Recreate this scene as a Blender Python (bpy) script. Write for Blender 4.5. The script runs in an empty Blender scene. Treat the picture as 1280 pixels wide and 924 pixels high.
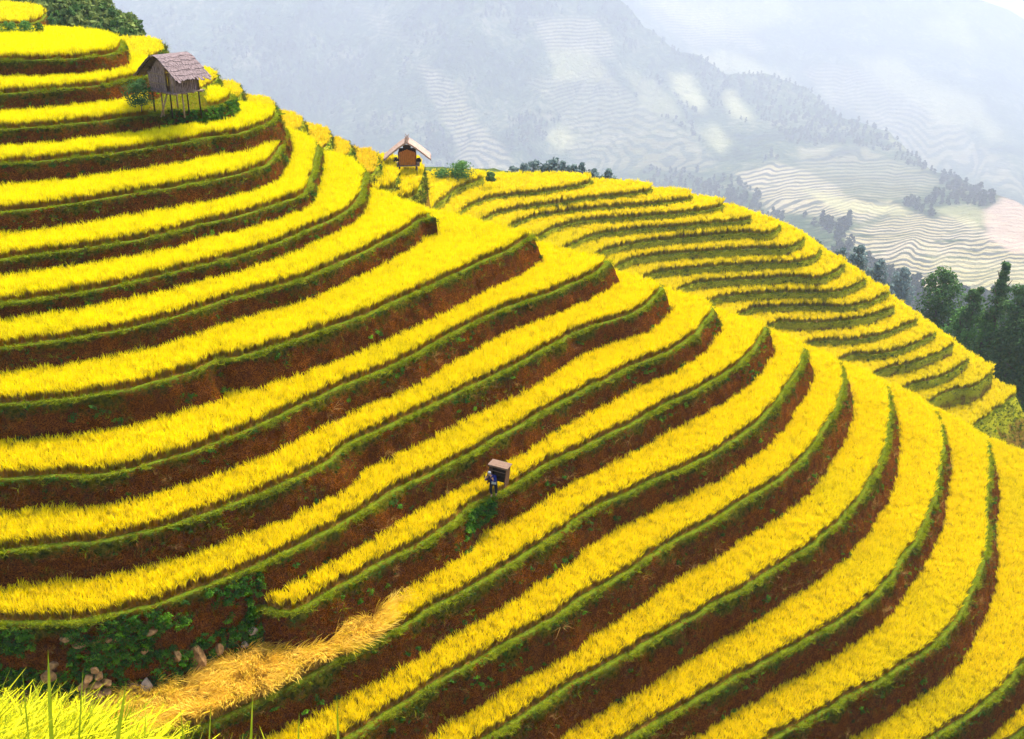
import bpy, math, random
import numpy as np
from mathutils import Vector, kdtree, Matrix
from mathutils.geometry import tessellate_polygon
random.seed(7); rng=np.random.default_rng(7)
S=bpy.context.scene; COL=S.collection
R=math.radians
# ------------------------------------------------------------------ camera (at the origin; every height is relative to it)
F=1300.0; PITCH=math.atan(562/F); SP,CP=math.sin(PITCH),math.cos(PITCH)
cam=bpy.data.cameras.new('camera'); co=bpy.data.objects.new('camera',cam); COL.objects.link(co)
cam.sensor_width=36; cam.lens=36*F/1280; cam.clip_start=0.1; cam.clip_end=40000
co.rotation_euler=(math.pi/2-PITCH,0,0); S.camera=co
def ray(u,y):
    v=(462-y)/F
    return np.array([(u-640)/F, CP+v*SP, -SP+v*CP])
def at(u,y,D): return ray(u,y)*D
def on(u,y,z):
    r=ray(u,y); return r*(z/r[2])
def proj(P):
    P=np.asarray(P,float); d=P[...,1]*CP-P[...,2]*SP; up=P[...,1]*SP+P[...,2]*CP
    d=np.where(d<.1,.1,d)
    return 640+F*P[...,0]/d, 462-F*up/d, d
# ------------------------------------------------------------------ object helpers
def tag(o,label=None,cat=None,group=None,kind=None):
    for k,v in (('label',label),('category',cat),('group',group),('kind',kind)):
        if v: o[k]=v
    return o
def link(o,parent=None):
    COL.objects.link(o)
    if parent is not None: o.parent=parent
    return o
def empty(name,loc,rz=0,**kw):
    o=bpy.data.objects.new(name,None); o.empty_display_size=.2; link(o); o.location=loc; o.rotation_euler=(0,0,rz); return tag(o,**kw)
def mesh(name,V,Fc,mat=None,parent=None,attrs=None,smooth=False,mi=None,linkit=True):
    V=np.asarray(V,dtype=np.float32).reshape(-1,3); me=bpy.data.meshes.new(name)
    if isinstance(Fc,np.ndarray) and Fc.ndim==2:
        n=Fc.shape[1]; me.vertices.add(len(V)); me.vertices.foreach_set('co',V.ravel())
        me.loops.add(Fc.size); me.loops.foreach_set('vertex_index',Fc.astype(np.int32).ravel())
        me.polygons.add(len(Fc)); me.polygons.foreach_set('loop_start',np.arange(0,Fc.size,n,dtype=np.int32))
        me.update(calc_edges=True)
    else:
        me.from_pydata([tuple(map(float,v)) for v in V],[],[tuple(int(i) for i in f) for f in Fc])
    me.validate()
    if attrs:
        for k,a in attrs.items():
            t=me.attributes.new(k,'FLOAT','POINT'); t.data.foreach_set('value',np.asarray(a,dtype=np.float32))
    if smooth: me.polygons.foreach_set('use_smooth',[True]*len(me.polygons))
    for m in (mat if isinstance(mat,(list,tuple)) else [mat]):
        if m: me.materials.append(m)
    if mi is not None: me.polygons.foreach_set('material_index',np.asarray(mi,dtype=np.int32))
    o=bpy.data.objects.new(name,me)
    if linkit: link(o,parent)
    return o
# ------------------------------------------------------------------ node helpers
class NT:
    def __init__(s,name):
        s.m=bpy.data.materials.new(name); s.m.use_nodes=True; s.t=s.m.node_tree; s.t.nodes.clear()
        s.out=s.n('ShaderNodeOutputMaterial')
    def n(s,ty,**kw):
        x=s.t.nodes.new(ty)
        for k,v in kw.items():
            if k.startswith('_'): setattr(x,k[1:],v)
            else: s.i(x,k.replace('__',' '),v)
        return x
    def i(s,x,k,v):
        sock=x.inputs[int(k[1:])] if k[0]=='i' and k[1:].isdigit() else x.inputs[k]
        if hasattr(v,'outputs'): v=v.outputs[0]
        if isinstance(v,bpy.types.NodeSocket): s.t.links.new(v,sock)
        else: sock.default_value=v
    def attr(s,n): return s.n('ShaderNodeAttribute',_attribute_name=n).outputs['Fac']
    def pos(s): return s.n('ShaderNodeNewGeometry').outputs['Position']
    def noise(s,sc,det=3,vec=None,rough=.6,dist=0):
        x=s.n('ShaderNodeTexNoise',Scale=sc,Detail=det,Roughness=rough,Distortion=dist); s.i(x,'Vector',vec if vec is not None else s.pos()); return x.outputs['Fac']
    def ramp(s,fac,stops,interp='LINEAR'):
        x=s.n('ShaderNodeValToRGB'); x.color_ramp.interpolation=interp; e=x.color_ramp.elements
        while len(e)<len(stops): e.new(.5)
        for el,(p,c) in zip(e,stops):
            el.position=p; el.color=(*c,1) if len(c)==3 else c
        s.i(x,'Fac',fac); return x.outputs['Color']
    def math(s,op,a,b=0.0,clamp=False):
        x=s.n('ShaderNodeMath',_operation=op,_use_clamp=clamp); s.i(x,'i0',a); s.i(x,'i1',b); return x.outputs[0]
    def mix(s,f,a,b,blend='MIX'):
        x=s.n('ShaderNodeMix',_data_type='RGBA',_blend_type=blend); s.i(x,'i0',f)
        s.i(x,'i6',a if not isinstance(a,tuple) else (*a,1)); s.i(x,'i7',b if not isinstance(b,tuple) else (*b,1)); return x.outputs[2]
    def bump(s,h,st,d=.1): return s.n('ShaderNodeBump',Height=h,Strength=st,Distance=d).outputs[0]
    def diffuse(s,col,bump=None,rough=.9,spec=.2):
        x=s.n('ShaderNodeBsdfPrincipled',Roughness=rough); s.i(x,'Base Color',col if not isinstance(col,tuple) else (*col,1)); x.inputs['Specular IOR Level'].default_value=spec
        if bump is not None: s.i(x,'Normal',bump)
        s.t.links.new(x.outputs[0],s.out.inputs[0]); return s.m
    def leaf(s,col,tr=.3,trcol=None):
        d=s.n('ShaderNodeBsdfDiffuse',Color=col); t=s.n('ShaderNodeBsdfTranslucent',Color=trcol if trcol is not None else col)
        m=s.n('ShaderNodeMixShader',Fac=tr); s.t.links.new(d.outputs[0],m.inputs[1]); s.t.links.new(t.outputs[0],m.inputs[2])
        s.t.links.new(m.outputs[0],s.out.inputs[0]); return s.m
    def rnd(s): return s.n('ShaderNodeObjectInfo').outputs['Random']
# ------------------------------------------------------------------ materials
def mat_rice(name,head,head2,stem,leafc,patch=.12):
    m=NT(name); h=m.attr('h'); r=m.rnd(); n=m.noise(patch,3)
    hd=m.mix(m.ramp(m.math('ADD',m.math('MULTIPLY',r,.5),m.math('MULTIPLY',n,.6)),[(.3,(0,0,0)),(.8,(1,1,1))]),head,head2)
    hd=m.mix(m.ramp(m.noise(.045,3),[(.50,(0,0,0)),(.68,(.45,.45,.45))]),hd,(.66,.60,.002))
    zp=m.n('ShaderNodeSeparateXYZ',Vector=m.pos()).outputs[2]
    hd=m.mix(m.math('MULTIPLY',m.math('DIVIDE',m.math('ADD',zp,25.0),12.0,True),.5),hd,(.80,.78,.001))
    hd=m.mix(m.ramp(r,[(.86,(0,0,0)),(.90,(.6,.6,.6))]),hd,(.50,.40,.004))
    st=m.mix(m.ramp(m.math('ADD',m.math('MULTIPLY',r,.5),m.math('MULTIPLY',n,.6)),[(.35,(0,0,0)),(.75,(1,1,1))]),stem,leafc)
    c=m.mix(m.ramp(h,[(.38,(0,0,0)),(.68,(1,1,1))]),st,hd)
    return m.leaf(c,.32)
M={}
M['rice']=mat_rice('ripe_rice',(.92,.73,.001),(.88,.66,.001),(.34,.15,.006),(.22,.17,.008))
M['rice_far']=mat_rice('ripe_rice_distant',(.92,.74,.001),(.84,.66,.002),(.34,.24,.008),(.28,.25,.008))
M['rice_pale']=mat_rice('overripe_rice',(.86,.56,.015),(.80,.54,.02),(.35,.2,.02),(.30,.2,.02))
M['straw']=mat_rice('lodged_straw',(.88,.60,.09),(.82,.50,.03),(.60,.36,.04),(.52,.30,.03),.5)
M['rice_green']=mat_rice('young_rice',(.52,.46,.02),(.62,.50,.05),(.17,.22,.008),(.31,.32,.012),.8)
def mat_leafy(name,a,b,tr=.25,sc=.4):
    m=NT(name); r=m.rnd(); n=m.noise(sc,2)
    return m.leaf(m.mix(m.ramp(m.math('ADD',m.math('MULTIPLY',r,.45),m.math('MULTIPLY',n,.55)),[(.32,(0,0,0)),(.68,(1,1,1))]),a,b),tr)
M['grass']=mat_leafy('bund_grass',(.13,.18,.005),(.27,.29,.007),.3,.6)
M['weed']=mat_leafy('weed_leaves',(.02,.06,.008),(.05,.13,.012),.25,.5)
M['weed_olive']=mat_leafy('olive_weeds',(.055,.055,.005),(.13,.12,.01),.25,.5)
M['dry']=mat_leafy('dry_grass',(.20,.09,.02),(.36,.20,.05),.2,.5)
M['rust']=mat_leafy('rusty_roots',(.035,.012,.004),(.20,.07,.014),.15,1.2)
M['fern']=mat_leafy('fresh_fern',(.05,.16,.01),(.12,.26,.012),.3,.5)
def mat_bank(name,lowa,lowb,gr1,gr2,edge=.42):
    m=NT(name); v=m.attr('v'); p=m.pos()
    n1=m.noise(.55,4); n2=m.noise(5,4); n3=m.noise(17,3,rough=.75)
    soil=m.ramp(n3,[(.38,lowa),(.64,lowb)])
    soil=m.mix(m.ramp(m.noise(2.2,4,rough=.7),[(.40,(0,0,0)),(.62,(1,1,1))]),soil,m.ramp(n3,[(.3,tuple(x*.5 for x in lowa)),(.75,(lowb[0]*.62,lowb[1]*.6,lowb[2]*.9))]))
    green=m.ramp(n2,[(.35,gr1),(.68,gr2)])
    f=m.math('ADD',v,m.math('ADD',m.math('MULTIPLY',m.math('SUBTRACT',n1,.5),1.3),m.math('MULTIPLY',m.math('SUBTRACT',n2,.5),.8)))
    c=m.mix(m.ramp(f,[(edge-.12,(0,0,0)),(edge+.12,(1,1,1))]),green,soil)
    c=m.mix(m.ramp(m.math('ADD',v,m.math('MULTIPLY',m.math('SUBTRACT',n2,.5),.5)),[(.0,(0,0,0)),(.06,(1,1,1))]),m.ramp(n2,[(.3,(.09,.14,.008)),(.7,(.19,.22,.01))]),c)
    c=m.mix(m.math('LESS_THAN',v,-.5),c,m.ramp(n3,[(.3,(.14,.07,.01)),(.7,(.34,.20,.02))]))
    return m.diffuse(c,m.bump(m.noise(9,5,rough=.75),1.0,.2),rough=1,spec=0)
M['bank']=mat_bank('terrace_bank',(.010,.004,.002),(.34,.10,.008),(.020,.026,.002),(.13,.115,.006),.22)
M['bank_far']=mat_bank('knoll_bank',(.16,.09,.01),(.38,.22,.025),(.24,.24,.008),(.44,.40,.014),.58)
# ------------------------------------------------------------------ numeric helpers
def chaikin(P,it=2):
    P=np.asarray(P,float)
    for _ in range(it):
        a,b=P[:-1],P[1:]
        Q=np.empty((2*len(a),P.shape[1])); Q[0::2]=.75*a+.25*b; Q[1::2]=.25*a+.75*b
        P=np.vstack([P[:1],Q,P[-1:]])
    return P
def resample(P,ds):
    P=np.asarray(P,float); s=np.r_[0,np.cumsum(np.linalg.norm(np.diff(P,axis=0),axis=1))]
    n=max(2,int(s[-1]/ds)+1); t=np.linspace(0,s[-1],n)
    return np.stack([np.interp(t,s,P[:,i]) for i in range(P.shape[1])],1)
def pip(X,Y,poly):
    ins=np.zeros(len(X),bool); n=len(poly)
    x0,y0=poly[:,0],poly[:,1]; x1,y1=np.roll(x0,-1),np.roll(y0,-1)
    for a,b,c,d in zip(x0,y0,x1,y1):
        if b==d: continue
        m=((b>Y)!=(d>Y)); m[m]=X[m]<(c-a)*(Y[m]-b)/(d-b)+a; ins^=m
    return ins
def kd2(P):
    k=kdtree.KDTree(len(P))
    for i,q in enumerate(P): k.insert((q[0],q[1],0),i)
    k.balance(); return k
def kdist(k,X,Y): return np.array([k.find((x,y,0))[2] for x,y in zip(X,Y)])
def vnoise(x,y,seed=0):
    g=np.random.default_rng(seed).random((256,256)); xi=np.floor(x).astype(int); yi=np.floor(y).astype(int)
    fx=x-xi; fy=y-yi; fx=fx*fx*(3-2*fx); fy=fy*fy*(3-2*fy)
    a=g[xi%256,yi%256]; b=g[(xi+1)%256,yi%256]; c=g[xi%256,(yi+1)%256]; d=g[(xi+1)%256,(yi+1)%256]
    return (a*(1-fx)+b*fx)*(1-fy)+(c*(1-fx)+d*fx)*fy-.5
def fbm(x,y,seed=0,oc=4,rough=.5):
    s=0;a=1
    for o in range(oc): s=s+a*vnoise(x*2**o,y*2**o,seed+o); a*=rough
    return s
# ------------------------------------------------------------------ scattering (only for what nobody could count)
def protos(name,objs):
    c=bpy.data.collections.new(name)
    for o in objs: c.objects.link(o)
    return c
def scatter(name,P,rot,scl,coll,nidx,**kw):
    P=np.asarray(P,dtype=np.float32); me=bpy.data.meshes.new(name); me.vertices.add(len(P)); me.vertices.foreach_set('co',P.ravel())
    a=me.attributes.new('rot','FLOAT_VECTOR','POINT'); a.data.foreach_set('vector',np.asarray(rot,dtype=np.float32).ravel())
    a=me.attributes.new('scl','FLOAT_VECTOR','POINT')
    scl=np.asarray(scl,dtype=np.float32); scl=np.repeat(scl[:,None],3,1) if scl.ndim==1 else scl
    a.data.foreach_set('vector',scl.ravel())
    a=me.attributes.new('idx','INT','POINT'); a.data.foreach_set('value',rng.integers(0,nidx,len(P)).astype(np.int32))
    o=bpy.data.objects.new(name,me); link(o); tag(o,kind='stuff',**kw)
    g=bpy.data.node_groups.new(name,'GeometryNodeTree')
    g.interface.new_socket('Geometry',in_out='INPUT',socket_type='NodeSocketGeometry'); g.interface.new_socket('Geometry',in_out='OUTPUT',socket_type='NodeSocketGeometry')
    N=g.nodes.new; L=g.links.new
    gi,go=N('NodeGroupInput'),N('NodeGroupOutput'); ip=N('GeometryNodeInstanceOnPoints'); ci=N('GeometryNodeCollectionInfo')
    ci.inputs['Collection'].default_value=coll; ci.inputs['Separate Children'].default_value=True; ci.inputs['Reset Children'].default_value=True
    def na(n,ty):
        x=N('GeometryNodeInputNamedAttribute'); x.data_type=ty; x.inputs['Name'].default_value=n; return x.outputs[0]
    L(gi.outputs[0],ip.inputs['Points']); L(ci.outputs[0],ip.inputs['Instance']); ip.inputs['Pick Instance'].default_value=True
    L(na('idx','INT'),ip.inputs['Instance Index']); L(na('rot','FLOAT_VECTOR'),ip.inputs['Rotation']); L(na('scl','FLOAT_VECTOR'),ip.inputs['Scale'])
    L(ip.outputs[0],go.inputs[0])
    md=o.modifiers.new('scatter','NODES'); md.node_group=g
    return o
def rots(n,tilt=.15):
    return np.stack([rng.normal(0,tilt,n),rng.normal(0,tilt,n),rng.random(n)*6.283],1)
# ------------------------------------------------------------------ tufts: bunches of thin curved blades, h = 0 at the root, 1 at the tip
def blades(n,r,h,w,lean,droop,head=0,seg=3,spread=1,hv=.2,wtip=.25,dirn=None):
    V=[];Q=[];H=[]
    for _ in range(n):
        a=random.random()*6.283; rr=r*math.sqrt(random.random()); x,y=rr*math.cos(a),rr*math.sin(a)
        d=a+random.gauss(0,.8) if dirn is None else random.gauss(dirn,.35); dx,dy=math.cos(d),math.sin(d); hh=h*random.uniform(1-hv,1+hv); ln=lean*random.uniform(.3,1.5); dr=droop*random.uniform(.3,1.4)
        wa=random.random()*3.14; wx,wy=math.cos(wa),math.sin(wa); b=len(V)
        for i in range(seg+1):
            t=i/seg; out=ln*t*hh+dr*hh*t*t*t; z=hh*(t-dr*.55*t*t*t)
            ww=w*(1 if t<.99 else wtip)
            if head and t>.6: ww=head*(1 if t<.99 else .35)
            px,py=x+dx*out*spread,y+dy*out*spread
            V+= [(px-wx*ww/2,py-wy*ww/2,z),(px+wx*ww/2,py+wy*ww/2,z)]; H+=[t,t]
        for i in range(seg): Q.append((b+2*i,b+2*i+1,b+2*i+3,b+2*i+2))
    return np.array(V),np.array(Q),H
def tuft(name,mat,*a,**k):
    V,Q,H=blades(*a,**k); return mesh(name,V,Q,mat,attrs={'h':H},linkit=False)
def leafball(n,r,size,mat,name,flat=.7,attrs=True):
    V=[];Q=[]
    for _ in range(n):
        d=Vector((random.gauss(0,1),random.gauss(0,1),random.gauss(0,1))).normalized()*r*random.random()**.4; d.z=abs(d.z)*flat
        nrm=(d.normalized()+Vector((random.gauss(0,.5),random.gauss(0,.5),random.gauss(.3,.5)))).normalized()
        t=nrm.orthogonal().normalized(); t.rotate(Matrix.Rotation(random.random()*6.28,3,nrm)); b=nrm.cross(t); s=size*random.uniform(.6,1.3); i=len(V)
        V+=[d-t*s*.5,d+b*s*.3,d+t*s*.6,d-b*s*.3]; Q.append((i,i+1,i+2,i+3))
    return mesh(name,[tuple(v) for v in V],np.array(Q),mat,attrs={'h':[.5]*len(V)} if attrs else None,linkit=False)
C_rice=protos('rice_tufts',[tuft('rice_tuft',M['rice'],18,.075,.60,.013,.05,.22,head=.026,hv=.11) for _ in range(5)])
C_rfar=protos('rice_tufts_distant',[tuft('rice_tuft',M['rice_far'],18,.18,.62,.04,.05,.25,head=.09,hv=.10) for _ in range(4)])
C_pale=protos('rice_tufts_pale',[tuft('rice_tuft',M['rice_pale'],16,.13,.62,.04,.10,.3,head=.08,hv=.14) for _ in range(4)])
C_straw=protos('straw_tufts',[tuft('straw_tuft',M['straw'],26,.12,1.0,.013,.28,.42,head=.020,seg=5,hv=.22,dirn=0) for _ in range(5)])
C_grass=protos('grass_tufts',[tuft('grass_tuft',M['grass'],16,.10,.12,.018,.6,.7,hv=.5,seg=2) for _ in range(4)])
C_weed=protos('weed_tufts',[tuft('grass_tuft',M['weed_olive'],14,.10,.26,.022,.6,.7,hv=.4) for _ in range(3)]
   +[leafball(26,.17,.10,M['weed'],'weed_clump') for _ in range(3)]+[tuft('grass_tuft',M['grass'],14,.10,.24,.022,.6,.7,hv=.4)])
C_dry=protos('dry_tufts',[tuft('dry_tuft',M['dry'],16,.09,.32,.016,.5,.8,hv=.4) for _ in range(3)])
def hang(name,mat,n=10,l=.28):
    V=[];Q=[]
    for _ in range(n):
        x=random.uniform(-.16,.16); y=random.uniform(-.16,.16); z=random.uniform(-.15,.15); a=random.random()*3.14; w=random.uniform(.010,.022); b=len(V); L=l*random.uniform(.5,1.3); dx,dy=random.gauss(0,.05),random.gauss(0,.05)
        for t in (0,.5,1): V+=[(x+dx*t-w/2*math.cos(a)*(1-t*.8),y+dy*t-w/2*math.sin(a)*(1-t*.8),z-L*t),(x+dx*t+w/2*math.cos(a)*(1-t*.8),y+dy*t+w/2*math.sin(a)*(1-t*.8),z-L*t)]
        Q+=[(b,b+1,b+3,b+2),(b+2,b+3,b+5,b+4)]
    return mesh(name,V,np.array(Q),mat,linkit=False)
C_root=protos('hanging_roots',[hang('root_fringe',M['rust']) for _ in range(4)]+[hang('root_fringe',M['weed_olive']) for _ in range(2)])
C_lush=protos('lush_weeds',[leafball(60,.30,.12,M['weed'],'weed_clump') for _ in range(3)]+[leafball(50,.26,.12,M['fern'],'fern_clump') for _ in range(2)])
TL={
1:[(0,76),(60,76),(105,73),(130,70),(150,66),(156,60)],
2:[(0,118),(60,114),(105,110),(135,107),(150,103),(165,99),(185,96)],
3:[(0,163),(60,159),(120,153),(170,147),(207,141),(218,138),(240,138),(265,136),(283,130),(291,123)],
4:[(0,206),(50,203),(100,197),(150,192),(200,184),(240,177),(265,171),(285,171),(310,166),(335,156),(347,148),(350,140)],
5:[(0,266),(50,262),(100,254),(150,246),(200,238),(250,229),(290,222),(320,213),(336,207),(346,199),(354,186),(358,172)],
6:[(0,325),(100,313),(200,297),(250,282),(320,267),(357,253),(376,247),(387,238),(393,222),(398,205),(399,190)],
7:[(0,381),(75,372),(150,357),(225,340),(320,317),(370,296),(420,275),(440,264),(450,254),(456,240),(457,224)],
8:[(0,436),(75,428),(150,415),(225,397),(275,378),(320,366),(382,351),(425,331),(470,310),(495,297),(518,284),(526,276),(542,273)],
9:[(0,507),(75,502),(125,494),(187,482),(250,464),(270,452),(295,450),(320,444),(395,418),(470,391),(545,356),(600,331),(640,313),(660,301),(668,297)],
10:[(0,601),(75,598),(125,597),(175,586),(225,572),(275,554),(320,537),(370,513),(445,478),(495,458),(545,431),(595,403),(640,385),(690,367),(740,347),(757,335),(764,328)],
11:[(0,692),(62,683),(137,679),(175,668),(225,656),(275,637),(320,622),(370,601),(420,576),(430,561),(495,531),(545,508),(595,483),(640,462),(690,432),(740,410),(790,395),(815,380),(827,366),(832,362)],
12:[(0,782),(62,782),(100,779),(150,769),(200,758),(237,743),(275,729),(320,711),(370,687),(420,662),(470,634),(495,612),(532,598),(570,579),(600,565),(640,540),(690,512),(740,485),(790,460),(840,440),(865,425),(885,403),(892,390)],
13:[(325,760),(345,767),(370,766),(395,754),(420,739),(470,712),(520,687),(570,654),(585,638),(605,628),(640,611),(690,580),(740,557),(790,532),(840,505),(890,480),(927,455),(947,435),(960,415)],
14:[(250,915),(291,897),(320,882),(370,860),(420,830),(482,798),(520,775),(570,748),(640,708),(690,677),(740,640),(790,616),(840,593),(890,573),(915,555),(960,523),(985,487),(1002,460),(1007,445)],
15:[(440,923),(495,890),(545,858),(640,806),(690,778),(740,744),(790,715),(840,682),(890,654),(960,611),(997,586),(1025,552),(1043,520),(1055,488),(1056,472)],
16:[(640,908),(690,875),(740,845),(790,818),(827,795),(890,760),(960,720),(1010,690),(1060,647),(1085,615),(1105,577),(1113,540),(1116,507)],
17:[(795,920),(865,883),(915,855),(960,830),(1010,803),(1060,773),(1097,748),(1117,722),(1150,672),(1167,640),(1177,590),(1182,555)],
18:[(972,923),(1010,903),(1072,868),(1110,850),(1160,818),(1185,793),(1210,758),(1227,723),(1236,680),(1238,655),(1233,637),(1239,612),(1239,575)],
19:[(1172,922),(1210,900),(1247,870),(1280,838),(1305,795),(1318,740),(1318,680),(1310,620)],
}
KL={
0:[(553,252),(565,240),(585,231),(606,224)],
1:[(582,262),(595,254),(620,247),(640,245),(690,240),(727,233),(741,229)],
2:[(610,271),(640,262),(690,256),(752,247),(790,244),(815,240)],
3:[(645,280),(665,272),(715,264),(790,258),(840,254),(865,249)],
4:[(677,294),(702,282),(740,275),(815,271),(877,265),(905,259)],
5:[(715,305),(752,292),(815,286),(890,281),(940,275)],
6:[(747,316),(790,305),(865,297),(940,291),(955,295),(968,292),(976,284)],
7:[(780,327),(815,320),(890,314),(960,311),(985,312),(1002,304),(1006,299)],
8:[(815,341),(865,336),(960,330),(990,330),(1015,325),(1026,315)],
9:[(857,357),(890,352),(960,349),(997,346),(1022,351),(1047,341),(1056,332)],
10:[(892,372),(960,367),(1020,366),(1035,368),(1065,361),(1083,351)],
11:[(935,386),(960,385),(1035,383),(1060,386),(1097,376),(1112,366)],
12:[(970,401),(997,405),(1047,403),(1085,398),(1118,386)],
13:[(1012,426),(1060,427),(1097,422),(1125,411),(1146,401)],
14:[(1060,443),(1097,445),(1135,436),(1170,418)],
15:[(1102,461),(1135,457),(1167,445),(1192,432)],
16:[(1135,481),(1172,475),(1197,462),(1211,450)],
17:[(1167,499),(1195,487),(1220,486),(1242,465)],
19:[(1225,527),(1247,512),(1269,495)],
}
# ------------------------------------------------------------------ terraces: every lip is a level contour line of the hill
TZ={1:-8.64,2:-10.22,3:-11.82,4:-13.29,5:-14.97,6:-16.63,7:-17.94,8:-19.22,9:-20.91,10:-23.15,11:-25.06,12:-27.11,13:-29.0,14:-31.18,15:-33.45,16:-36.24,17:-39.18,18:-41.69,19:-45.0,20:-48.2,21:-51.5}
KZ={0:-35.06,1:-36.73,2:-37.99,3:-39.22,4:-40.44,5:-41.94,6:-43.48,7:-45.26,8:-47.14,9:-48.89,10:-50.72,11:-52.51,12:-54.1,13:-56.07,14:-57.66,15:-59.36,16:-61.54,17:-63.61,19:-66.91}
TL[20]=[(1000,1040),(1140,985),(1255,935),(1330,880),(1390,800),(1410,700),(1400,650)]
TL[21]=[(1000,1140),(1160,1080),(1300,1010),(1400,930),(1470,820),(1490,720)]
SIL=[(430,214),(440,222),(470,238),(500,250),(540,263),(600,280),(640,292),(667,303),(720,319),(760,336),(790,350),(855,371),(915,397),(960,413),(995,430),(1035,447),(1085,467),(1135,491),(1195,526),(1235,547),(1280,568),(1400,640),(1600,760)]
KSIL=[(560,222),(640,226),(700,226),(741,229),(790,238),(815,241),(865,249),(905,258),(940,269),(975,282),(1006,297),(1026,313),(1056,331),(1083,351),(1112,374),(1140,392),(1170,414),(1204,440),(1240,462),(1250,480),(1270,496)]
def sil(u,tab): return float(np.interp(u,[p[0] for p in tab],[p[1] for p in tab]))
FAR={1:[(152,52),(130,46),(80,42),(20,40)],2:[(196,88),(190,80),(150,72),(60,66)],3:[(291,122),(284,118),(262,115),(230,112),(180,104)],
4:[(350,144),(343,140),(325,137),(290,135),(240,129)],5:[(360,168),(357,158),(347,150),(310,142),(250,135)],6:[(399,186),(392,176),(372,169),(345,165),(290,150)],
7:[(457,216),(446,205),(425,198),(395,194),(340,178)],8:[(549,275),(538,268),(500,253),(470,240),(430,226),(380,214)]}
def level(name,pts,z): return np.array([on(u,y,z)[:2] for u,y in pts])
hill={'V':[],'F':[],'v':[]}; 
def add_slab(G,lip,far,close,z,drop,wall,batter,bund=.28,ds=.28,nv=7,amp=.12,side=0.,seed=0):
    """lip, far, close: picture points of the contour. Returns outline polygon (xy), wall line, normals"""
    A=level('',lip+far,z)
    A=chaikin(A,3); A=resample(A,ds)
    s=np.arange(len(A))*ds
    C=level('',close,z)
    poly=np.vstack([A,C]); area=.5*np.sum(poly[:,0]*np.roll(poly[:,1],-1)-np.roll(poly[:,0],-1)*poly[:,1])
    T=np.gradient(A,axis=0); T/=np.linalg.norm(T,axis=1)[:,None]+1e-9
    N=np.stack([T[:,1],-T[:,0]],1)*(1 if area>0 else -1)
    w=fbm(s/2.2+seed*7.3,s*0+seed,3,4)*amp*1.6
    A=A+N*w[:,None]
    poly=np.vstack([A,C])
    n=len(A); bv=batter+side*np.clip(N[:,0]-.62,0,.38)/.38
    rows=[(-bund-.12,-.04,0),(-bund,.02,0),(-.10,.05,0),(.0,.0,.03)]
    for j in range(1,nv+1):
        t=j/nv; d=wall*t; rows.append((.03+bv*d,-d,.05+d/drop))
    base=len(G['V']) and sum(len(a) for a in G['V'])
    V=np.zeros((len(rows),n,3)); vv=np.zeros((len(rows),n))
    for j,(o,dz,v) in enumerate(rows):
        k=0 if j<3 else 1
        if np.ndim(o)==0: o=np.full(n,o)
        bul=fbm(s/.9+seed*3.1,np.full(n,dz/.6),11,4,.6)*amp*2.2*min(1,max(0,-dz)/.4)
        XY=A+N*(o+bul)[:,None]
        V[j,:,:2]=XY; V[j,:,2]=z+dz+(fbm(s/.7+9,s*0+j,5,3)*.07 if j<5 else 0); vv[j]=v
    idx=(np.arange(len(rows))[:,None]*n+np.arange(n)[None,:])
    a=idx[:-1,:-1];b=idx[:-1,1:];c=idx[1:,1:];d=idx[1:,:-1]
    Q=np.stack([a,d,c,b] if area>0 else [a,b,c,d],-1).reshape(-1,4)
    G['V'].append(V.reshape(-1,3)); G['v'].append(vv.ravel()); G['F']+= [tuple(q) for q in (Q+base)]
    # flat bed
    b2=base+V.shape[0]*n
    inner=np.vstack([A-N*(bund+.06)[:,None] if np.ndim(bund) else A-N*(bund+.06),C])
    tri=tessellate_polygon([[Vector((p[0],p[1],0)) for p in inner]])
    G['V'].append(np.c_[inner,np.full(len(inner),z-.03)]); G['v'].append(np.full(len(inner),-1.0))
    G['F']+=[tuple(b2+i for i in t) for t in tri]
    return dict(poly=poly,A=A,N=N,z=z,drop=drop,batter=bv,kd=kd2(A),s=s)
def make_hill(G,name,mat,**kw):
    V=np.vstack(G['V']); v=np.concatenate(G['v'])
    me=bpy.data.meshes.new(name); me.from_pydata([tuple(map(float,p)) for p in V],[],[tuple(int(i) for i in f) for f in G['F']])
    a=me.attributes.new('v','FLOAT','POINT'); a.data.foreach_set('value',v.astype(np.float32)); me.materials.append(mat)
    bm_=None
    me.polygons.foreach_set('use_smooth',[True]*len(me.polygons))
    o=bpy.data.objects.new(name,me); link(o); tag(o,kind='structure',**kw); return o
def inframe(P,mx=90,top=60,bot=70):
    u,y,d=proj(P); return (u>-mx)&(u<1280+mx)&(y>-top)&(y<924+bot)&(d>1)
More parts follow.
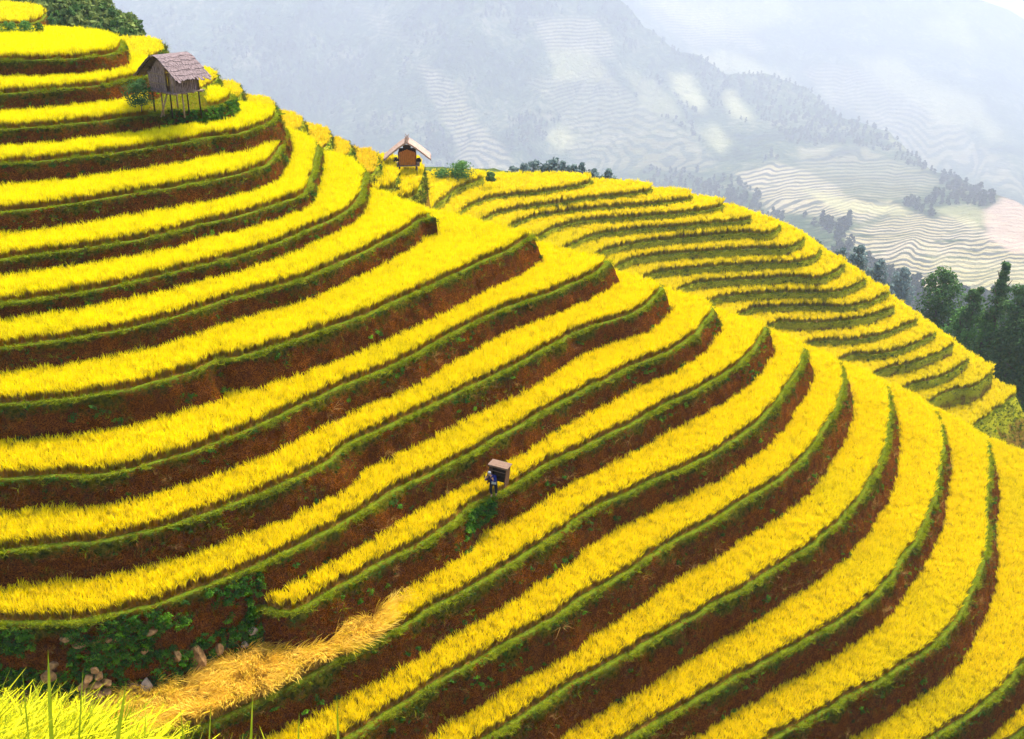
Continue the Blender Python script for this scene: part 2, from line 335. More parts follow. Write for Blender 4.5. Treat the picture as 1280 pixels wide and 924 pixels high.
def fieldpts(L,up,sp,bund=.37,foot=.07,rise=.6,maxd=1e9):
    """jittered points on the bed of slab L outside the slabs in 'up' that stand on it; drops what they hide for good"""
    P=L['poly']; z=L['z']; u0,u1=P[:,0].min(),P[:,0].max(); v0,v1=P[:,1].min(),P[:,1].max()
    v1=min(v1,260); v0=max(v0,5)
    X,Y=np.meshgrid(np.arange(max(u0,-130),min(u1,140),sp),np.arange(v0,v1,sp)); X=X.ravel()+rng.uniform(-.5,.5,X.size)*sp; Y=Y.ravel()+rng.uniform(-.5,.5,Y.size)*sp
    m=inframe(np.c_[X,Y,np.full(len(X),z)]); X,Y=X[m],Y[m]
    m=pip(X,Y,P); X,Y=X[m],Y[m]
    for U in up:
        m=~pip(X,Y,U['poly']); X,Y=X[m],Y[m]
        if len(X)==0: return X,Y
        f=U['z']/(z+rise+.4); hid=pip(X*f,Y*f,U['poly'])
        if hid.any():
            dd=np.zeros(len(X)); dd[hid]=kdist(U['kd'],X[hid]*f,Y[hid]*f); m=~(hid&(dd>2.5)); X,Y=X[m],Y[m]
        if len(X)==0: return X,Y
        R_=[U['kd'].find((x,y,0)) for x,y in zip(X,Y)]; d=np.array([r_[2] for r_ in R_]); m=d>foot+U['batter'][np.array([r_[1] for r_ in R_],int)]*U['drop']; X,Y=X[m],Y[m]
    if len(X)==0: return X,Y
    d=kdist(L['kd'],X,Y); m=d>bund
    return X[m],Y[m]
def wallpts(L,per_m,lo,hi,cap=None,bias=1.0):
    """points on the wall of slab L between depths lo..hi (metres under the lip)"""
    A,N=L['A'],L['N']; m=inframe(np.c_[A,np.full(len(A),L['z'])]); I=np.nonzero(m)[0]
    if len(I)<2: return np.zeros((0,3)),np.zeros((0,2))
    n=int(per_m*len(I)*(L['s'][1]-L['s'][0])); i=rng.choice(I,n); d=lo+(hi-lo)*rng.random(n)**bias
    XY=A[i]+N[i]*(.04+L['batter'][i]*np.maximum(d,0)+rng.normal(0,.03,n))[:,None]+rng.normal(0,.1,(n,2))*np.abs(N[i][:,::-1])
    return np.c_[XY,L['z']-d],N[i]
RICE=[];RFAR=[];PALE=[];STRAW=[];GRASS=[];WEED=[];DRY=[];LUSH=[];ROOT=[];GRASSF=[];WEEDF=[]
# ---- near hillside
Ls={}
batt={12:None}
for k in range(1,22):
    lip=TL[k]; u0,y0=lip[0]; u1,y1=lip[1]
    if k<=12:
        sl=(y1-y0)/(u1-u0); lip=[(-260,y0-sl*260+8),(-120,y0-sl*120+3)]+lip
    elif k==13: lip=[(318,742),(316,752)]+lip[0:]
    elif k==14: lip=[(-200,1010),(60,965),(160,940)]+lip
    else: lip=[(u0-320,y0+190),(u0-150,y0+85)]+lip
    t=lip[-1]
    if k in FAR: far=FAR[k]
    else:
        far=[]
        for i,dx in enumerate((28,60,110,170,240,320,420)):
            u=t[0]-dx
            if u<440: break
            far.append((u,sil(u,SIL)+.05*max(0,dx-28)))
        if k>=9: far=[(t[0]-2,(t[1]+sil(t[0]-28,SIL))/2)]+far
    e=far[-1]
    if k==1: close=[(-120,40),(-260,44)]
    elif k==13: close=[(480,420),(300,520),(310,700)]
    else: close=[(-260,lip[0][1]-55)] if k<9 else [(min(e[0]-30,430),270),(100,260),(-260,260)]
    drop=TZ[k]-TZ.get(k+1,TZ[k]-3.2)
    if k==12: drop=TZ[12]-TZ[13]
    wall=drop+.45
    if k==12: wall=TZ[12]-TZ[14]+.4
    if k==21: wall=8
    b=.09
    Ls[k]=add_slab(hill,lip,far,close,TZ[k],drop,wall,b,nv=8 if k!=12 else 12,seed=k,side=.30 if k>=9 else .12)
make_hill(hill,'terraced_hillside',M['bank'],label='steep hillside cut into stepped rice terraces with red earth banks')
for k in range(1,22):
    L=Ls[k]; up=[Ls[j] for j in (k-1,k-2) if j in Ls]
    X,Y=fieldpts(L,up,.195)
    P=np.c_[X,Y,np.full(len(X),L['z']-.05)]
    if k==14:
        u,y,_=proj(P); ms=(u+.6*(y-760))<(505+30*fbm(X/2,Y/2,8,2)); STRAW.append(P[ms][rng.random(ms.sum())<.8]); P=P[~ms]
    if k==3:  # grassy yard under the hut
        u,y,_=proj(P); yard=(u>184)&(u<262)&(y>113); GRASS.append(P[yard]); P=P[~yard]
    if k in (13,): pass
    RICE.append(P)
    dr=L['drop']
    p,_=wallpts(L,17,-.12,.12); cl=fbm(p[:,0]/.9,p[:,1]/.9,29,3) if len(p) else np.zeros(0); GRASS.append(p[cl>-.05])
    p,_=wallpts(L,15 if k>8 else 18,.05,dr*(.75 if k>8 else .95),bias=2.3 if k>8 else 1.3); cl=fbm(p[:,0]/1.2,p[:,1]/1.2+p[:,2]*1.5,23,2) if len(p) else np.zeros(0); WEED.append(p[cl>-.12])
    p,_=wallpts(L,16,.1,dr); ROOT.append(p)
    p,_=wallpts(L,2.2,.3,dr); 
    cl=fbm(p[:,0]/3,p[:,1]/3+p[:,2],21,2) if len(p) else np.zeros(0)
    if k>=10: DRY.append(p[cl>.05])
    p,_=wallpts(L,4,.15,dr); cl=fbm(p[:,0]/2.5,p[:,1]/2.5+p[:,2],31,2); LUSH.append(p[cl>.2])
    if k==12:
        p,_=wallpts(L,170,.2,4.2); u,y,_=proj(p); p=p[(u<330)&(u>-60)]; p=p[fbm(p[:,0]/1.6,p[:,2]/1.2,41,3)>-.16]; LUSH.append(p)
    if k==3:
        p,_=wallpts(L,40,.0,1.4); u,y,_=proj(p); LUSH.append(p[(u>205)&(u<300)])
    if k==13:
        p,_=wallpts(L,60,.05,1.1); u,y,_=proj(p); LUSH.append(p[(u>583)&(u<618)])
# ---- ridge crest humps behind the near terraces
HUMPS=[(207,75,47,-260),(272,110,80,0),(304,130,98,0),(345,152,117,0),(380,169,136,0),(415,190,152,0),(440,201,168,0),(473,223,181,0),(498,240,194,0)]
hum={'V':[],'F':[],'v':[]}; Hs=[]
for i,(xr,yb,yt,_) in enumerate(HUMPS):
    D=94+1.2*i; z=float(ray(xr,yb)[2]*D)
    lip=[(xr-70,yb+10),(xr-34,yb+6),(xr-14,yb),(xr-3,yb-6),(xr,yb-14)]
    far=[(xr-1,yt+16),(xr-7,yt+9),(xr-22,yt+7),(xr-45,yt+4),(xr-80,yt-2)]
    if i==0: lip=[(110,82),(150,78),(180,76),(200,69),(206,63)]; far=[(205,57),(195,52),(175,50),(140,52),(90,56)]
    close=[(xr-130,yt+10),(xr-130,yb-4)]
    Hs.append(add_slab(hum,lip,far,close,z,1.6,3.2,.15,nv=5,ds=.4,seed=40+i))
# the field in front of the small hut and the shoulder it stands on
zh=float(ray(515,246)[2]*106)
Hs.append(add_slab(hum,[(470,262),(495,252),(512,249),(522,246),(528,236),(530,224),(529,214)],[(527,205),(515,203),(495,205)],[(455,215),(440,240)],zh,1.8,5,.15,nv=5,ds=.4,seed=60))
make_hill(hum,'ridge_terraces',M['bank_far'],label='small rounded terraces stepping down the crest behind the steep hillside')
for i,L in enumerate(Hs):
    X,Y=fieldpts(L,Hs[i-1:i] if i else [],.36,bund=.3)
    (RFAR if i>=8 else PALE).append(np.c_[X,Y,np.full(len(X),L['z']-.05)])
    p,_=wallpts(L,20,-.05,1.7); WEEDF.append(p)
# ---- small top field at the upper left corner
tp={'V':[],'F':[],'v':[]}
T0=add_slab(tp,[(-140,31),(-60,31),(0,31),(42,30),(54,25),(58,17)],[(54,13),(35,10),(0,7),(-140,4)],[(-150,6)],float(ray(20,31)[2]*84),1.0,2.0,.2,nv=4,ds=.4,seed=90)
make_hill(tp,'top_terrace',M['bank'],label='small top terrace at the upper left above the bush row')
X,Y=fieldpts(T0,[],.33,bund=.3); PALE.append(np.c_[X,Y,np.full(len(X),T0['z']-.05)])
# ---- knoll
kn={'V':[],'F':[],'v':[]}; Ks={}; order=[0,1,2,3,4,5,6,7,8,9,10,11,12,13,14,15,16,17,19]
for q,k in enumerate(order):
    lip=KL[k]; u0,y0=lip[0]
    lip=[(u0-75,y0+62),(u0-32,y0+24)]+lip if k else [(500,290),(535,268)]+lip
    t=lip[-1]; far=[(t[0]-1,t[1]-2)]
    for i,dx in enumerate((10,24,50,90,140,200,270)):
        u=t[0]-dx
        if u<600: break
        far.append((u,min(sil(u,KSIL),t[1]-3)+.045*dx))
    if k==0: far=[(600,220),(580,219),(550,220),(525,222)]
    if k==19: far=[(1268,491),(1255,486),(1235,474),(1200,450)]
    if k in (1,): far=[(738,225),(725,223),(680,222),(640,223),(600,222)]
    if k in (2,3,4): far=[(t[0]-1,t[1]-4),(t[0]-14,t[1]-7),(t[0]-60,t[1]-9),(t[0]-130,t[1]-11)]
    e=far[-1]
    close=[(e[0]-60,e[1]+2),(min(u0-60,e[0]-70),min(y0-8,e[1]+40))]
    if k==0: close=[(505,228),(490,260)]
    if k==1: close=[(540,228),(500,262)]
    drop=KZ[k]-KZ.get(order[q+1] if q+1<len(order) else None,KZ[k]-6)
    Ks[k]=add_slab(kn,lip,far,close,KZ[k],drop,drop+1.6 if k<19 else 14,.10 if k<19 else .6,bund=.14,ds=.45,nv=5 if k<19 else 10,amp=.10,seed=70+k)
make_hill(kn,'terraced_knoll',M['bank_far'],label='rounded knoll ringed by narrow rice terraces beyond the ridge')
for q,k in enumerate(order):
    L=Ks[k]; X,Y=fieldpts(L,[Ks[order[q-1]]] if q else [],.36,bund=.20,foot=-.15)
    RFAR.append(np.c_[X,Y,np.full(len(X),L['z']-.05)])
    p,_=wallpts(L,9,-.15,.25); GRASSF.append(p)
    p,_=wallpts(L,3,.1,L['drop']*.75,bias=1.3); WEEDF.append(p)
p,_=wallpts(Ks[19],70,.1,13); WEEDF.append(p)
def put(name,parts,coll,n,s,tilt=.12,zs=None,**kw):
    P=np.vstack(parts); m=len(P); sc=s*rng.uniform(.8,1.25,m)
    if zs: sc=np.stack([sc*rng.uniform(*zs[0],m),sc*rng.uniform(*zs[0],m),sc*rng.uniform(*zs[1],m)],1)
    print(name,m); sc=sc if zs or name!='bank_weeds' else sc*rng.uniform(.5,1.7,m); return scatter(name,P,rots(m,tilt),sc,coll,n,**kw)
put('ripe_rice',RICE,C_rice,5,1.0,.07,zs=((1.0,1.3),(1.05,1.28)),label='ripe golden rice standing in strips on the steep hillside terraces')
put('ripe_rice',RFAR,C_rfar,4,1.0,zs=((.8,1.1),(1.75,1.95)),label='ripe yellow rice filling the narrow terraces of the knoll')
put('ripe_rice',PALE,C_pale,4,1.0,zs=((.9,1.2),(.85,1.05)),label='paler orange yellow rice on the little humped terraces behind the crest')
P=np.vstack(STRAW); m=len(P); r=np.stack([rng.normal(.05,.08,m),rng.normal(.08,.08,m),rng.normal(-.75,.35,m)],1)
ft=fbm(P[:,0]/1.5,P[:,1]/1.5,77,2); r[:,2]+=ft*2.6; r[:,1]+=ft*.5
scatter('bent_straw',P,r,rng.uniform(.8,1.15,m),C_straw,5,label='long blond overripe rice bent over above the lower bank at left')
put('bund_grass',GRASS,C_grass,4,1.0,.3,label='short bright green grass along the rims of the near terraces')
put('bank_weeds',WEED,C_weed,7,.52,.6,label='olive and green weeds hanging on the earth banks of the near terraces')
put('hanging_roots',ROOT,C_root,6,1.0,.35,label='rusty roots and stalks hanging on the red earth of the banks')
put('dry_grass',DRY,C_dry,3,1.0,.4,label='dry tan grass tufts clinging to the lower red banks')
put('lush_weeds',LUSH,C_lush,5,.75,.5,label='dark green leafy weeds on the banks, thickest on the overgrown bank at lower left')
put('bund_grass',GRASSF,C_grass,4,1.3,.3,label='green grass along the rims of the knoll terraces')
put('bank_weeds',WEEDF,C_weed,7,1.0,.5,label='green weeds on the banks of the knoll and the crest terraces')
# ------------------------------------------------------------------ valley floor and the far mountainside, one sheet of real ground
CR=[(-260,-175),(200,-175),(450,-160),(640,-95),(700,-55),(760,-8),(800,24),(850,58),(900,84),(960,100),(1010,116),(1060,148),(1110,166),(1170,214),(1230,240),(1290,262),(1540,330)]
def crest(u): return np.interp(u,[c[0] for c in CR],[c[1] for c in CR])
CB=[(-260,-175),(600,-165),(760,-135),(900,-112),(1000,-90),(1100,-62),(1170,-30),(1220,-2),(1260,12),(1300,36),(1540,120)]
nu=620; U=np.linspace(-260,1540,nu)
rows=[]   # each row: (y(u), D(u)) arrays, from near to far
rt=np.clip((U-560)/520,0,1); rt=rt*rt*(3-2*rt)
def mixr(a,b): return a*(1-rt)+b*rt
ctl=[(600,260,230),(520,500,400),(440,1700,950),(350,2800,1500),(300,3500,1950),(250,4100,2600),(200,4500,3900),(120,4850,5200),(0,5300,6200),(-200,6000,7000)]
cy=[c[0] for c in ctl]; cl=np.array([[c[1],c[2]] for c in ctl],float)
nA=330; ts=np.linspace(0,1,nA)
yc=crest(U)+14*fbm(U/70,U*0,57,4,.6)
Yg=np.zeros((nA,nu)); Dg=np.zeros((nA,nu))
for i,t in enumerate(ts):
    y=600+(yc-600)*t; Yg[i]=y
    yy=-y; Dl=np.interp(yy,[-c for c in cy],cl[:,0]); Dr=np.interp(yy,[-c for c in cy],cl[:,1]); Dg[i]=mixr(Dl,Dr)
# gullies and spurs running down the slope
W=np.clip((520-Yg)/200,0,1)
ridge=fbm(U[None,:]/150+Yg/260,Yg/420+U[None,:]/900,51,4,.5)+.28*fbm(U[None,:]/46+Yg/90,Yg/120,61,4,.55)
Dg=Dg*(1+.10*W*ridge)
# a forested spur: nearer mass with its own crest running down to the right
rx=(U[None,:]-640)/F*Dg; v=(462-Yg)/F
Vt=np.stack([rx,Dg*(CP+v*SP),Dg*(-SP+v*CP)],-1)
# behind the crest: down into a further valley and up to the paler mountain
yb=np.interp(U,[c[0] for c in CB],[c[1] for c in CB])
ext=[]
last=Vt[-1]
def rowat(y,D):
    v=(462-y)/F; return np.stack([(U-640)/F*D,D*(CP+v*SP),D*(-SP+v*CP)],-1)
Dc=Dg[-1]
for j in range(1,8): 
    q=last*(1+.045*j)[...] if False else last*(1+.04*j); q=q.copy(); q[:,2]=last[:,2]-120*j; ext.append(q)
base=ext[-1]; nB=110
Dfoot=Dc*1.12; yfoot=np.maximum(yc+70,yb+150)
YB=np.zeros((nB,nu)); 
for j in range(nB):
    t=j/(nB-1); y=yfoot+(yb-yfoot)*t; YB[j]=y; D=Dfoot+(8600-Dfoot)*t**.9
    D=D*(1+.06*(fbm(U/170+y/240,y/300+U/800,81,4)+.4*fbm(U/50+y/90,y/100,91,3))); ext.append(rowat(y,D))
q=ext[-1].copy(); 
for j in range(1,5): p=q*(1+.05*j); p[:,2]=q[:,2]-140*j; ext.append(p)
z_end=-1900.
p=ext[-1].copy(); p[:,:2]*=1.3; p[:,2]=z_end; ext.append(p); p=p.copy(); p[:,:2]*=3.2; ext.append(p)
front=[]
f0=Vt[0]
for Yw,zw,sp_ in ((-600,-20,900),(-40,-30,400),(60,-80,300),(120,-100,230)):
    front.append(np.stack([(U-640)/900*sp_,np.full(nu,float(Yw)),np.full(nu,float(zw))],-1))
nF=len(front)
allr=np.concatenate([np.stack(front),Vt,np.stack(ext)]); nr=len(allr)
idx=np.arange(nr)[:,None]*nu+np.arange(nu)[None,:]
Q=np.stack([idx[:-1,:-1],idx[:-1,1:],idx[1:,1:],idx[1:,:-1]],-1).reshape(-1,4)
u,y,_=proj(allr.reshape(-1,3))
# land use: 0 forest .. 1 terraced fields (stripes), 2nd attribute: kind of open field
def soft(poly,wob=6):
    P=np.array(poly,float); c=P.mean(0); uu=u+wob*2*fbm(u/40,y/25,101,3); yy=y+wob*2*fbm(u/40,y/25,131,3)
    return pip(uu,yy,P).astype(float)
ter=np.zeros(len(u)); fld=np.zeros(len(u)); pink=np.zeros(len(u))
isA=np.zeros(nr,bool); isA[nF:nF+nA]=True; isA=np.repeat(isA,nu); isB=np.zeros(nr,bool); isB[nF+nA+7:]=True; isB=np.repeat(isB,nu)
for poly,s in (([(515,78),(545,85),(590,135),(648,215),(585,222),(560,165)],.9),([(655,95),(760,92),(800,130),(870,175),(900,215),(720,215),(700,140)],.45),
  ([(920,215),(970,205),(1040,232),(1135,262),(1070,275),(960,265)],1.),([(660,26),(755,26),(772,70),(688,62)],.8),
  ([(1055,296),(1100,275),(1150,266),(1205,276),(1240,290),(1300,312),(1300,372),(1150,372)],1.),([(1000,185),(1080,180),(1180,225),(1120,255),(1000,220)],.4),([(430,0),(480,20),(520,60),(470,40)],.3)):
    ter=np.maximum(ter,soft(poly)*s*isA)
for poly,s in (([(688,62),(742,62),(772,104),(690,100)],.7),([(682,165),(700,154),(719,172),(700,192)],1.),([(834,94),(858,90),(887,130),(878,142),(842,118)],1.),
  ([(904,112),(920,113),(941,150),(914,147)],1.),([(878,165),(898,155),(912,182),(896,192)],.8),([(775,85),(815,100),(858,152),(810,140)],.5),
  ([(1000,236),(1140,262),(1130,270),(1050,262)],.9),([(1165,262),(1215,256),(1250,270),(1215,288)],.7),([(1108,166),(1180,206),(1290,246),(1290,251),(1178,211),(1106,170)],.8),([(1150,300),(1185,320),(1290,330),(1290,380),(1200,380)],.35)):
    fld=np.maximum(fld,soft(poly,3)*s*isA)
pink=np.maximum(soft([(1228,262),(1252,246),(1300,238),(1300,318),(1262,316),(1236,296)],3)*isA*.9,soft([(940,100),(1010,125),(1090,160),(1060,190),(980,150)],6)*isA*.0)
for poly,s in (([(780,-20),(960,-10),(1000,30),(900,40),(830,20)],.6),([(860,66),(930,70),(992,98),(960,100),(900,86)],1.),([(1070,60),(1130,80),(1220,130),(1260,170),(1180,160),(1110,110)],.7),([(1150,20),(1200,30),(1230,60),(1190,60)],.4)):
    fld=np.maximum(fld,soft(poly,8)*s*isB)
for poly,s in (([(790,0),(900,10),(960,60),(860,60)],.7),([(1000,90),(1080,80),(1250,200),(1290,250),(1170,210),(1060,140)],.6)):
    ter=np.maximum(ter,soft(poly,8)*s*isB)
def blur(a,it=3):
    g=a.reshape(nr,nu).copy()
    for _ in range(it):
        g[1:-1]=(g[:-2]+2*g[1:-1]+g[2:])/4; g[:,1:-1]=(g[:,:-2]+2*g[:,1:-1]+g[:,2:])/4
    return g.ravel()
ter=blur(ter)*np.where(isB,.55,np.where(u>900,.8,.62)); fld=blur(fld,5)*np.where(isB,.5,.6); pink=blur(pink)*.8
m=NT('mountain_land'); p=m.pos(); z=m.n('ShaderNodeSeparateXYZ',Vector=p).outputs[2]
dist=m.n('ShaderNodeVectorMath',_operation='LENGTH',Vector=p).outputs['Value']
nz=m.noise(.0035,4); nf=m.noise(.028,5,rough=.7)
forest=m.ramp(m.math('ADD',m.math('MULTIPLY',nf,.5),m.math('MULTIPLY',nz,.5)),[(.36,(.006,.014,.008)),(.52,(.035,.06,.02)),(.68,(.17,.16,.09))])
# contour bands: fields follow the height lines, spacing about 9 m far away, 5 m nearer
zz=m.math('ADD',z,m.math('MULTIPLY',nz,16)); 
band=m.math('FRACT',m.math('DIVIDE',zz,14.0)); band2=m.math('FRACT',m.math('DIVIDE',zz,7.5))
near=m.math('LESS_THAN',dist,2700.0)
bb=m.math('ADD',m.math('MULTIPLY',band2,near),m.math('MULTIPLY',band,m.math('SUBTRACT',1.0,near)))
strip=m.ramp(bb,[(.0,(0,0,0)),(.12,(1,1,1)),(.52,(1,1,1)),(.66,(0,0,0))])
terc=m.mix(strip,m.ramp(nf,[(.3,(.05,.06,.05)),(.7,(.11,.10,.08))]),m.ramp(m.noise(.007,3),[(.35,(.34,.28,.13)),(.65,(.40,.33,.22))]))
terc=m.mix(m.ramp(m.noise(.012,2),[(.62,(0,0,0)),(.72,(1,1,1))]),terc,forest)
c=m.mix(m.attr('ter'),forest,terc)
c=m.mix(m.attr('fld'),c,m.ramp(nf,[(.3,(.34,.32,.13)),(.7,(.46,.42,.20))]))
c=m.mix(m.attr('pink'),c,m.ramp(nf,[(.3,(.38,.27,.20)),(.7,(.46,.34,.26))]))
M['mountain']=m.diffuse(c,m.bump(m.noise(.018,5,rough=.7),1.0,45.0),rough=1,spec=0)
terrain=mesh('mountain_valley',allr.reshape(-1,3),Q,M['mountain'],attrs={'ter':ter,'fld':fld,'pink':pink},smooth=True)
tag(terrain,kind='structure',label='hazy blue valley and mountainside with faint terraces and pale fields')
# ---- forest on the far slope (a wood that reads as one mass)
def crown(n,r,h,leaf,mat,name,cone=0.,linkit=False,parent=None,seed=None,clumps=6,loc=(0,0,0),flat=1.,gap=.0):
    """leaf faces spread through clumps of a crown's volume"""
    rs=np.random.default_rng(seed if seed is not None else random.randrange(10**6))
    cs=[]; clumps=int(clumps*1.9) if clumps>5 else clumps
    for i in range(clumps):
        t=(i+.5)/clumps; zc=h*(.12+.80*t); rad=r*((1-t)**.8*1.05 if cone else math.sin(math.pi*(.18+.74*t))**.7)
        a=i*2.4+rs.random(); o=rad*(.5 if clumps>3 else .2)*rs.uniform(.3,1.15); cs.append((o*math.cos(a),o*math.sin(a),zc,max(.25*r,rad*rs.uniform(.42,.68))))
    V=[];
    k=rs.integers(0,len(cs),n); d=rs.normal(0,1,(n,3)); d/=np.linalg.norm(d,axis=1)[:,None]; q=rs.random(n)**(.38)
    cc=np.array(cs)[k]; P=cc[:,:3]+d*(q*cc[:,3])[:,None]*np.array([1,1,.75*flat])
    nrm=d+rs.normal(0,.55,(n,3))+np.array([0,0,.35]); nrm/=np.linalg.norm(nrm,axis=1)[:,None]
    t=np.cross(nrm,rs.normal(0,1,(n,3))); t/=np.linalg.norm(t,axis=1)[:,None]; b=np.cross(nrm,t); s=leaf*rs.uniform(.6,1.35,n)[:,None]
    V=np.stack([P-t*s*.55,P+b*s*.34,P+t*s*.6,P-b*s*.34],1).reshape(-1,3)+np.array(loc)
    return mesh(name,V,np.arange(4*n).reshape(-1,4),mat,parent,linkit=linkit)
m=NT('far_leaves'); M['far_leaves']=m.leaf(m.mix(m.rnd(),(.012,.025,.012),(.04,.055,.022)),.15)
C_tree=protos('far_trees',[crown(90,4.5,12,3.0,M['far_leaves'],'tree_crown',cone=i%2,seed=i,clumps=5) for i in range(4)])
ii=rng.integers(nF,nF+nA-1,34000); jj=rng.integers(1,nu-1,34000); k=ii*nu+jj; fr=rng.random((34000,2))
A3=allr.reshape(-1,3); P=A3[k]+(A3[k+1]-A3[k])*fr[:,:1]+(A3[np.minimum(k+nu,len(A3)-1)]-A3[k])*fr[:,1:]
ku,ky,kdn=proj(P); g=fbm(ku/60,ky/40,151,4)
keep=(ter[k]<.12)&(fld[k]<.12)&(pink[k]<.12)&(ky<420)&(ku>150)&(ku<1330)&((g>-.02)|(ky<crest(ku)+14)|((ky>225)&(ku>700)&(g>-.22)))&(kdn>500)
P=P[keep]; print('forest',len(P))
scatter('far_forest',P-np.array([0,0,1.5]),rots(len(P),.05),rng.uniform(1.1,2.6,len(P)),C_tree,4,label='dark hazy woods covering the far mountainside and its spurs')
# ------------------------------------------------------------------ wood, thatch, stone
def mat_simple(name,a,b,sc=8,stretch=(1,1,1),rough=.9,bs=.5,bd=.02,spec=.15):
    m=NT(name); tc=m.n('ShaderNodeTexCoord').outputs['Object']; mp=m.n('ShaderNodeMapping',Vector=tc); mp.inputs['Scale'].default_value=stretch
    n=m.noise(sc,4,mp.outputs[0],.65); return m.diffuse(m.ramp(n,[(.3,a),(.7,b)]),m.bump(n,bs,bd),rough,spec)
M['wood_grey']=mat_simple('weathered_boards',(.04,.022,.018),(.40,.27,.23),6,(3,3,.6))
M['wood_dark']=mat_simple('dark_wood_and_shade',(.012,.007,.005),(.045,.026,.018),8,(2,2,.6))  # dark timber, also the painted shade inside the big hut and the box
M['bamboo']=mat_simple('bamboo_poles',(.14,.09,.05),(.32,.22,.13),6,(1,1,3))
M['plank_warm']=mat_simple('warm_planks',(.22,.06,.006),(.60,.21,.03),7,(4,4,.5))
M['thatch_grey']=mat_simple('weathered_bark_shingles',(.045,.03,.028),(.27,.20,.19),5,(1,4,1))
M['thatch_pink']=mat_simple('pale_thatch',(.20,.12,.08),(.40,.29,.23),6,(1,5,1))
M['stone']=mat_simple('ochre_stone',(.09,.04,.012),(.36,.20,.07),4,bd=.05)
M['stone_pale']=mat_simple('pale_stone',(.16,.11,.07),(.42,.32,.22),4,bd=.05)
M['bark']=mat_simple('tree_bark',(.05,.035,.025),(.14,.10,.075),4,(3,3,.5))
def boxes(name,L,mat,parent=None,jit=0.):
    """L: (centre, size, rotation euler)"""
    from mathutils import Euler
    V=[];Fs=[]
    for c,s,r in L:
        Rm=Euler(r).to_matrix(); b=len(V)
        for z in (-.5,.5):
            for x,y in ((-.5,-.5),(.5,-.5),(.5,.5),(-.5,.5)):
                j=Vector((random.uniform(-jit,jit),random.uniform(-jit,jit),random.uniform(-jit,jit)))
                V.append(tuple(Vector(c)+Rm@(Vector((x*s[0],y*s[1],z*s[2]))+j)))
        Fs+=[(b+3,b+2,b+1,b),(b+4,b+5,b+6,b+7)]+[(b+i,b+(i+1)%4,b+4+(i+1)%4,b+4+i) for i in range(4)]
    return mesh(name,V,Fs,mat,parent)
def tube(name,P,rad,mat,parent=None,n=7,wob=0.):
    P=[Vector(p) for p in P]; V=[];Fs=[]
    for i,p in enumerate(P):
        d=(P[min(i+1,len(P)-1)]-P[max(i-1,0)]).normalized(); a=d.orthogonal().normalized(); b=d.cross(a)
        for k in range(n):
            t=2*math.pi*k/n; r=rad[i]*(1+random.uniform(-wob,wob)); V.append(tuple(p+a*r*math.cos(t)+b*r*math.sin(t)))
    for i in range(len(P)-1):
        for k in range(n): Fs.append((i*n+k,i*n+(k+1)%n,(i+1)*n+(k+1)%n,(i+1)*n+k))
    Fs.append(tuple(reversed(range(n)))); Fs.append(tuple(range((len(P)-1)*n,len(P)*n)))
    return mesh(name,V,Fs,mat,parent,smooth=True)
def tubes(name,L,mat,parent=None,n=6):
    V=[];Fs=[]
    for P,rad in L:
        P=[Vector(p) for p in P]; b0=len(V)
        for i,p in enumerate(P):
            d=(P[min(i+1,len(P)-1)]-P[max(i-1,0)]).normalized(); a=d.orthogonal().normalized(); b=d.cross(a)
            for k in range(n):
                t=2*math.pi*k/n; V.append(tuple(p+a*rad[i]*math.cos(t)+b*rad[i]*math.sin(t)))
        for i in range(len(P)-1):
            for k in range(n): Fs.append((b0+i*n+k,b0+i*n+(k+1)%n,b0+(i+1)*n+(k+1)%n,b0+(i+1)*n+k))
        Fs.append(tuple(b0+q for q in reversed(range(n)))); Fs.append(tuple(b0+q for q in range((len(P)-1)*n,len(P)*n)))
    return mesh(name,V,Fs,mat,parent,smooth=True)
# ------------------------------------------------------------------ stilt hut at the upper left
def roof_strips(name,prof,y0,y1,nrow,mat,parent,th=.035,rag=.13,w=.15):
    """prof: (x,z) from ridge down to the eave; overlapping shingles laid in courses"""
    prof=resample(np.array(prof,float),.02); s=np.r_[0,np.cumsum(np.linalg.norm(np.diff(prof,axis=0),axis=1))]; Lr=s[-1]
    V=[];Fs=[]
    for r in range(nrow):
        a=Lr*r/nrow; b_=Lr*(r+1)/nrow+.14; y=y0
        while y<y1-.03:
            ww=w*random.uniform(.7,1.3); ye=min(y+ww,y1+random.uniform(-.02,.05)); aa=max(0,a-.03); bb=b_+random.uniform(-rag,rag)*(1.4 if r==nrow-1 else .8)
            pts=[]
            for t in np.linspace(aa,bb,5):
                if t<=Lr: x=np.interp(t,s,prof[:,0]); z=np.interp(t,s,prof[:,1])
                else:
                    d=(prof[-1]-prof[-8]); d=d/np.linalg.norm(d); x,z=prof[-1]+d*(t-Lr)
                lift=.015+.05*(t-aa)/(bb-aa)+r%2*.006+random.uniform(0,.012); pts.append((x,z+lift))
            b=len(V); sk=random.uniform(-.02,.02)
            for (x,z) in pts: V+=[(x,y+sk,z),(x,ye+sk,z),(x,y+sk,z-th),(x,ye+sk,z-th)]
            for i in range(4):
                q=b+4*i; Fs+=[(q,q+1,q+5,q+4),(q+2,q+6,q+7,q+3),(q,q+4,q+6,q+2),(q+1,q+3,q+7,q+5)]
            Fs+=[(b,b+2,b+3,b+1),(b+16,b+17,b+19,b+18)]; y=ye-.01
    return mesh(name,V,Fs,mat,parent)
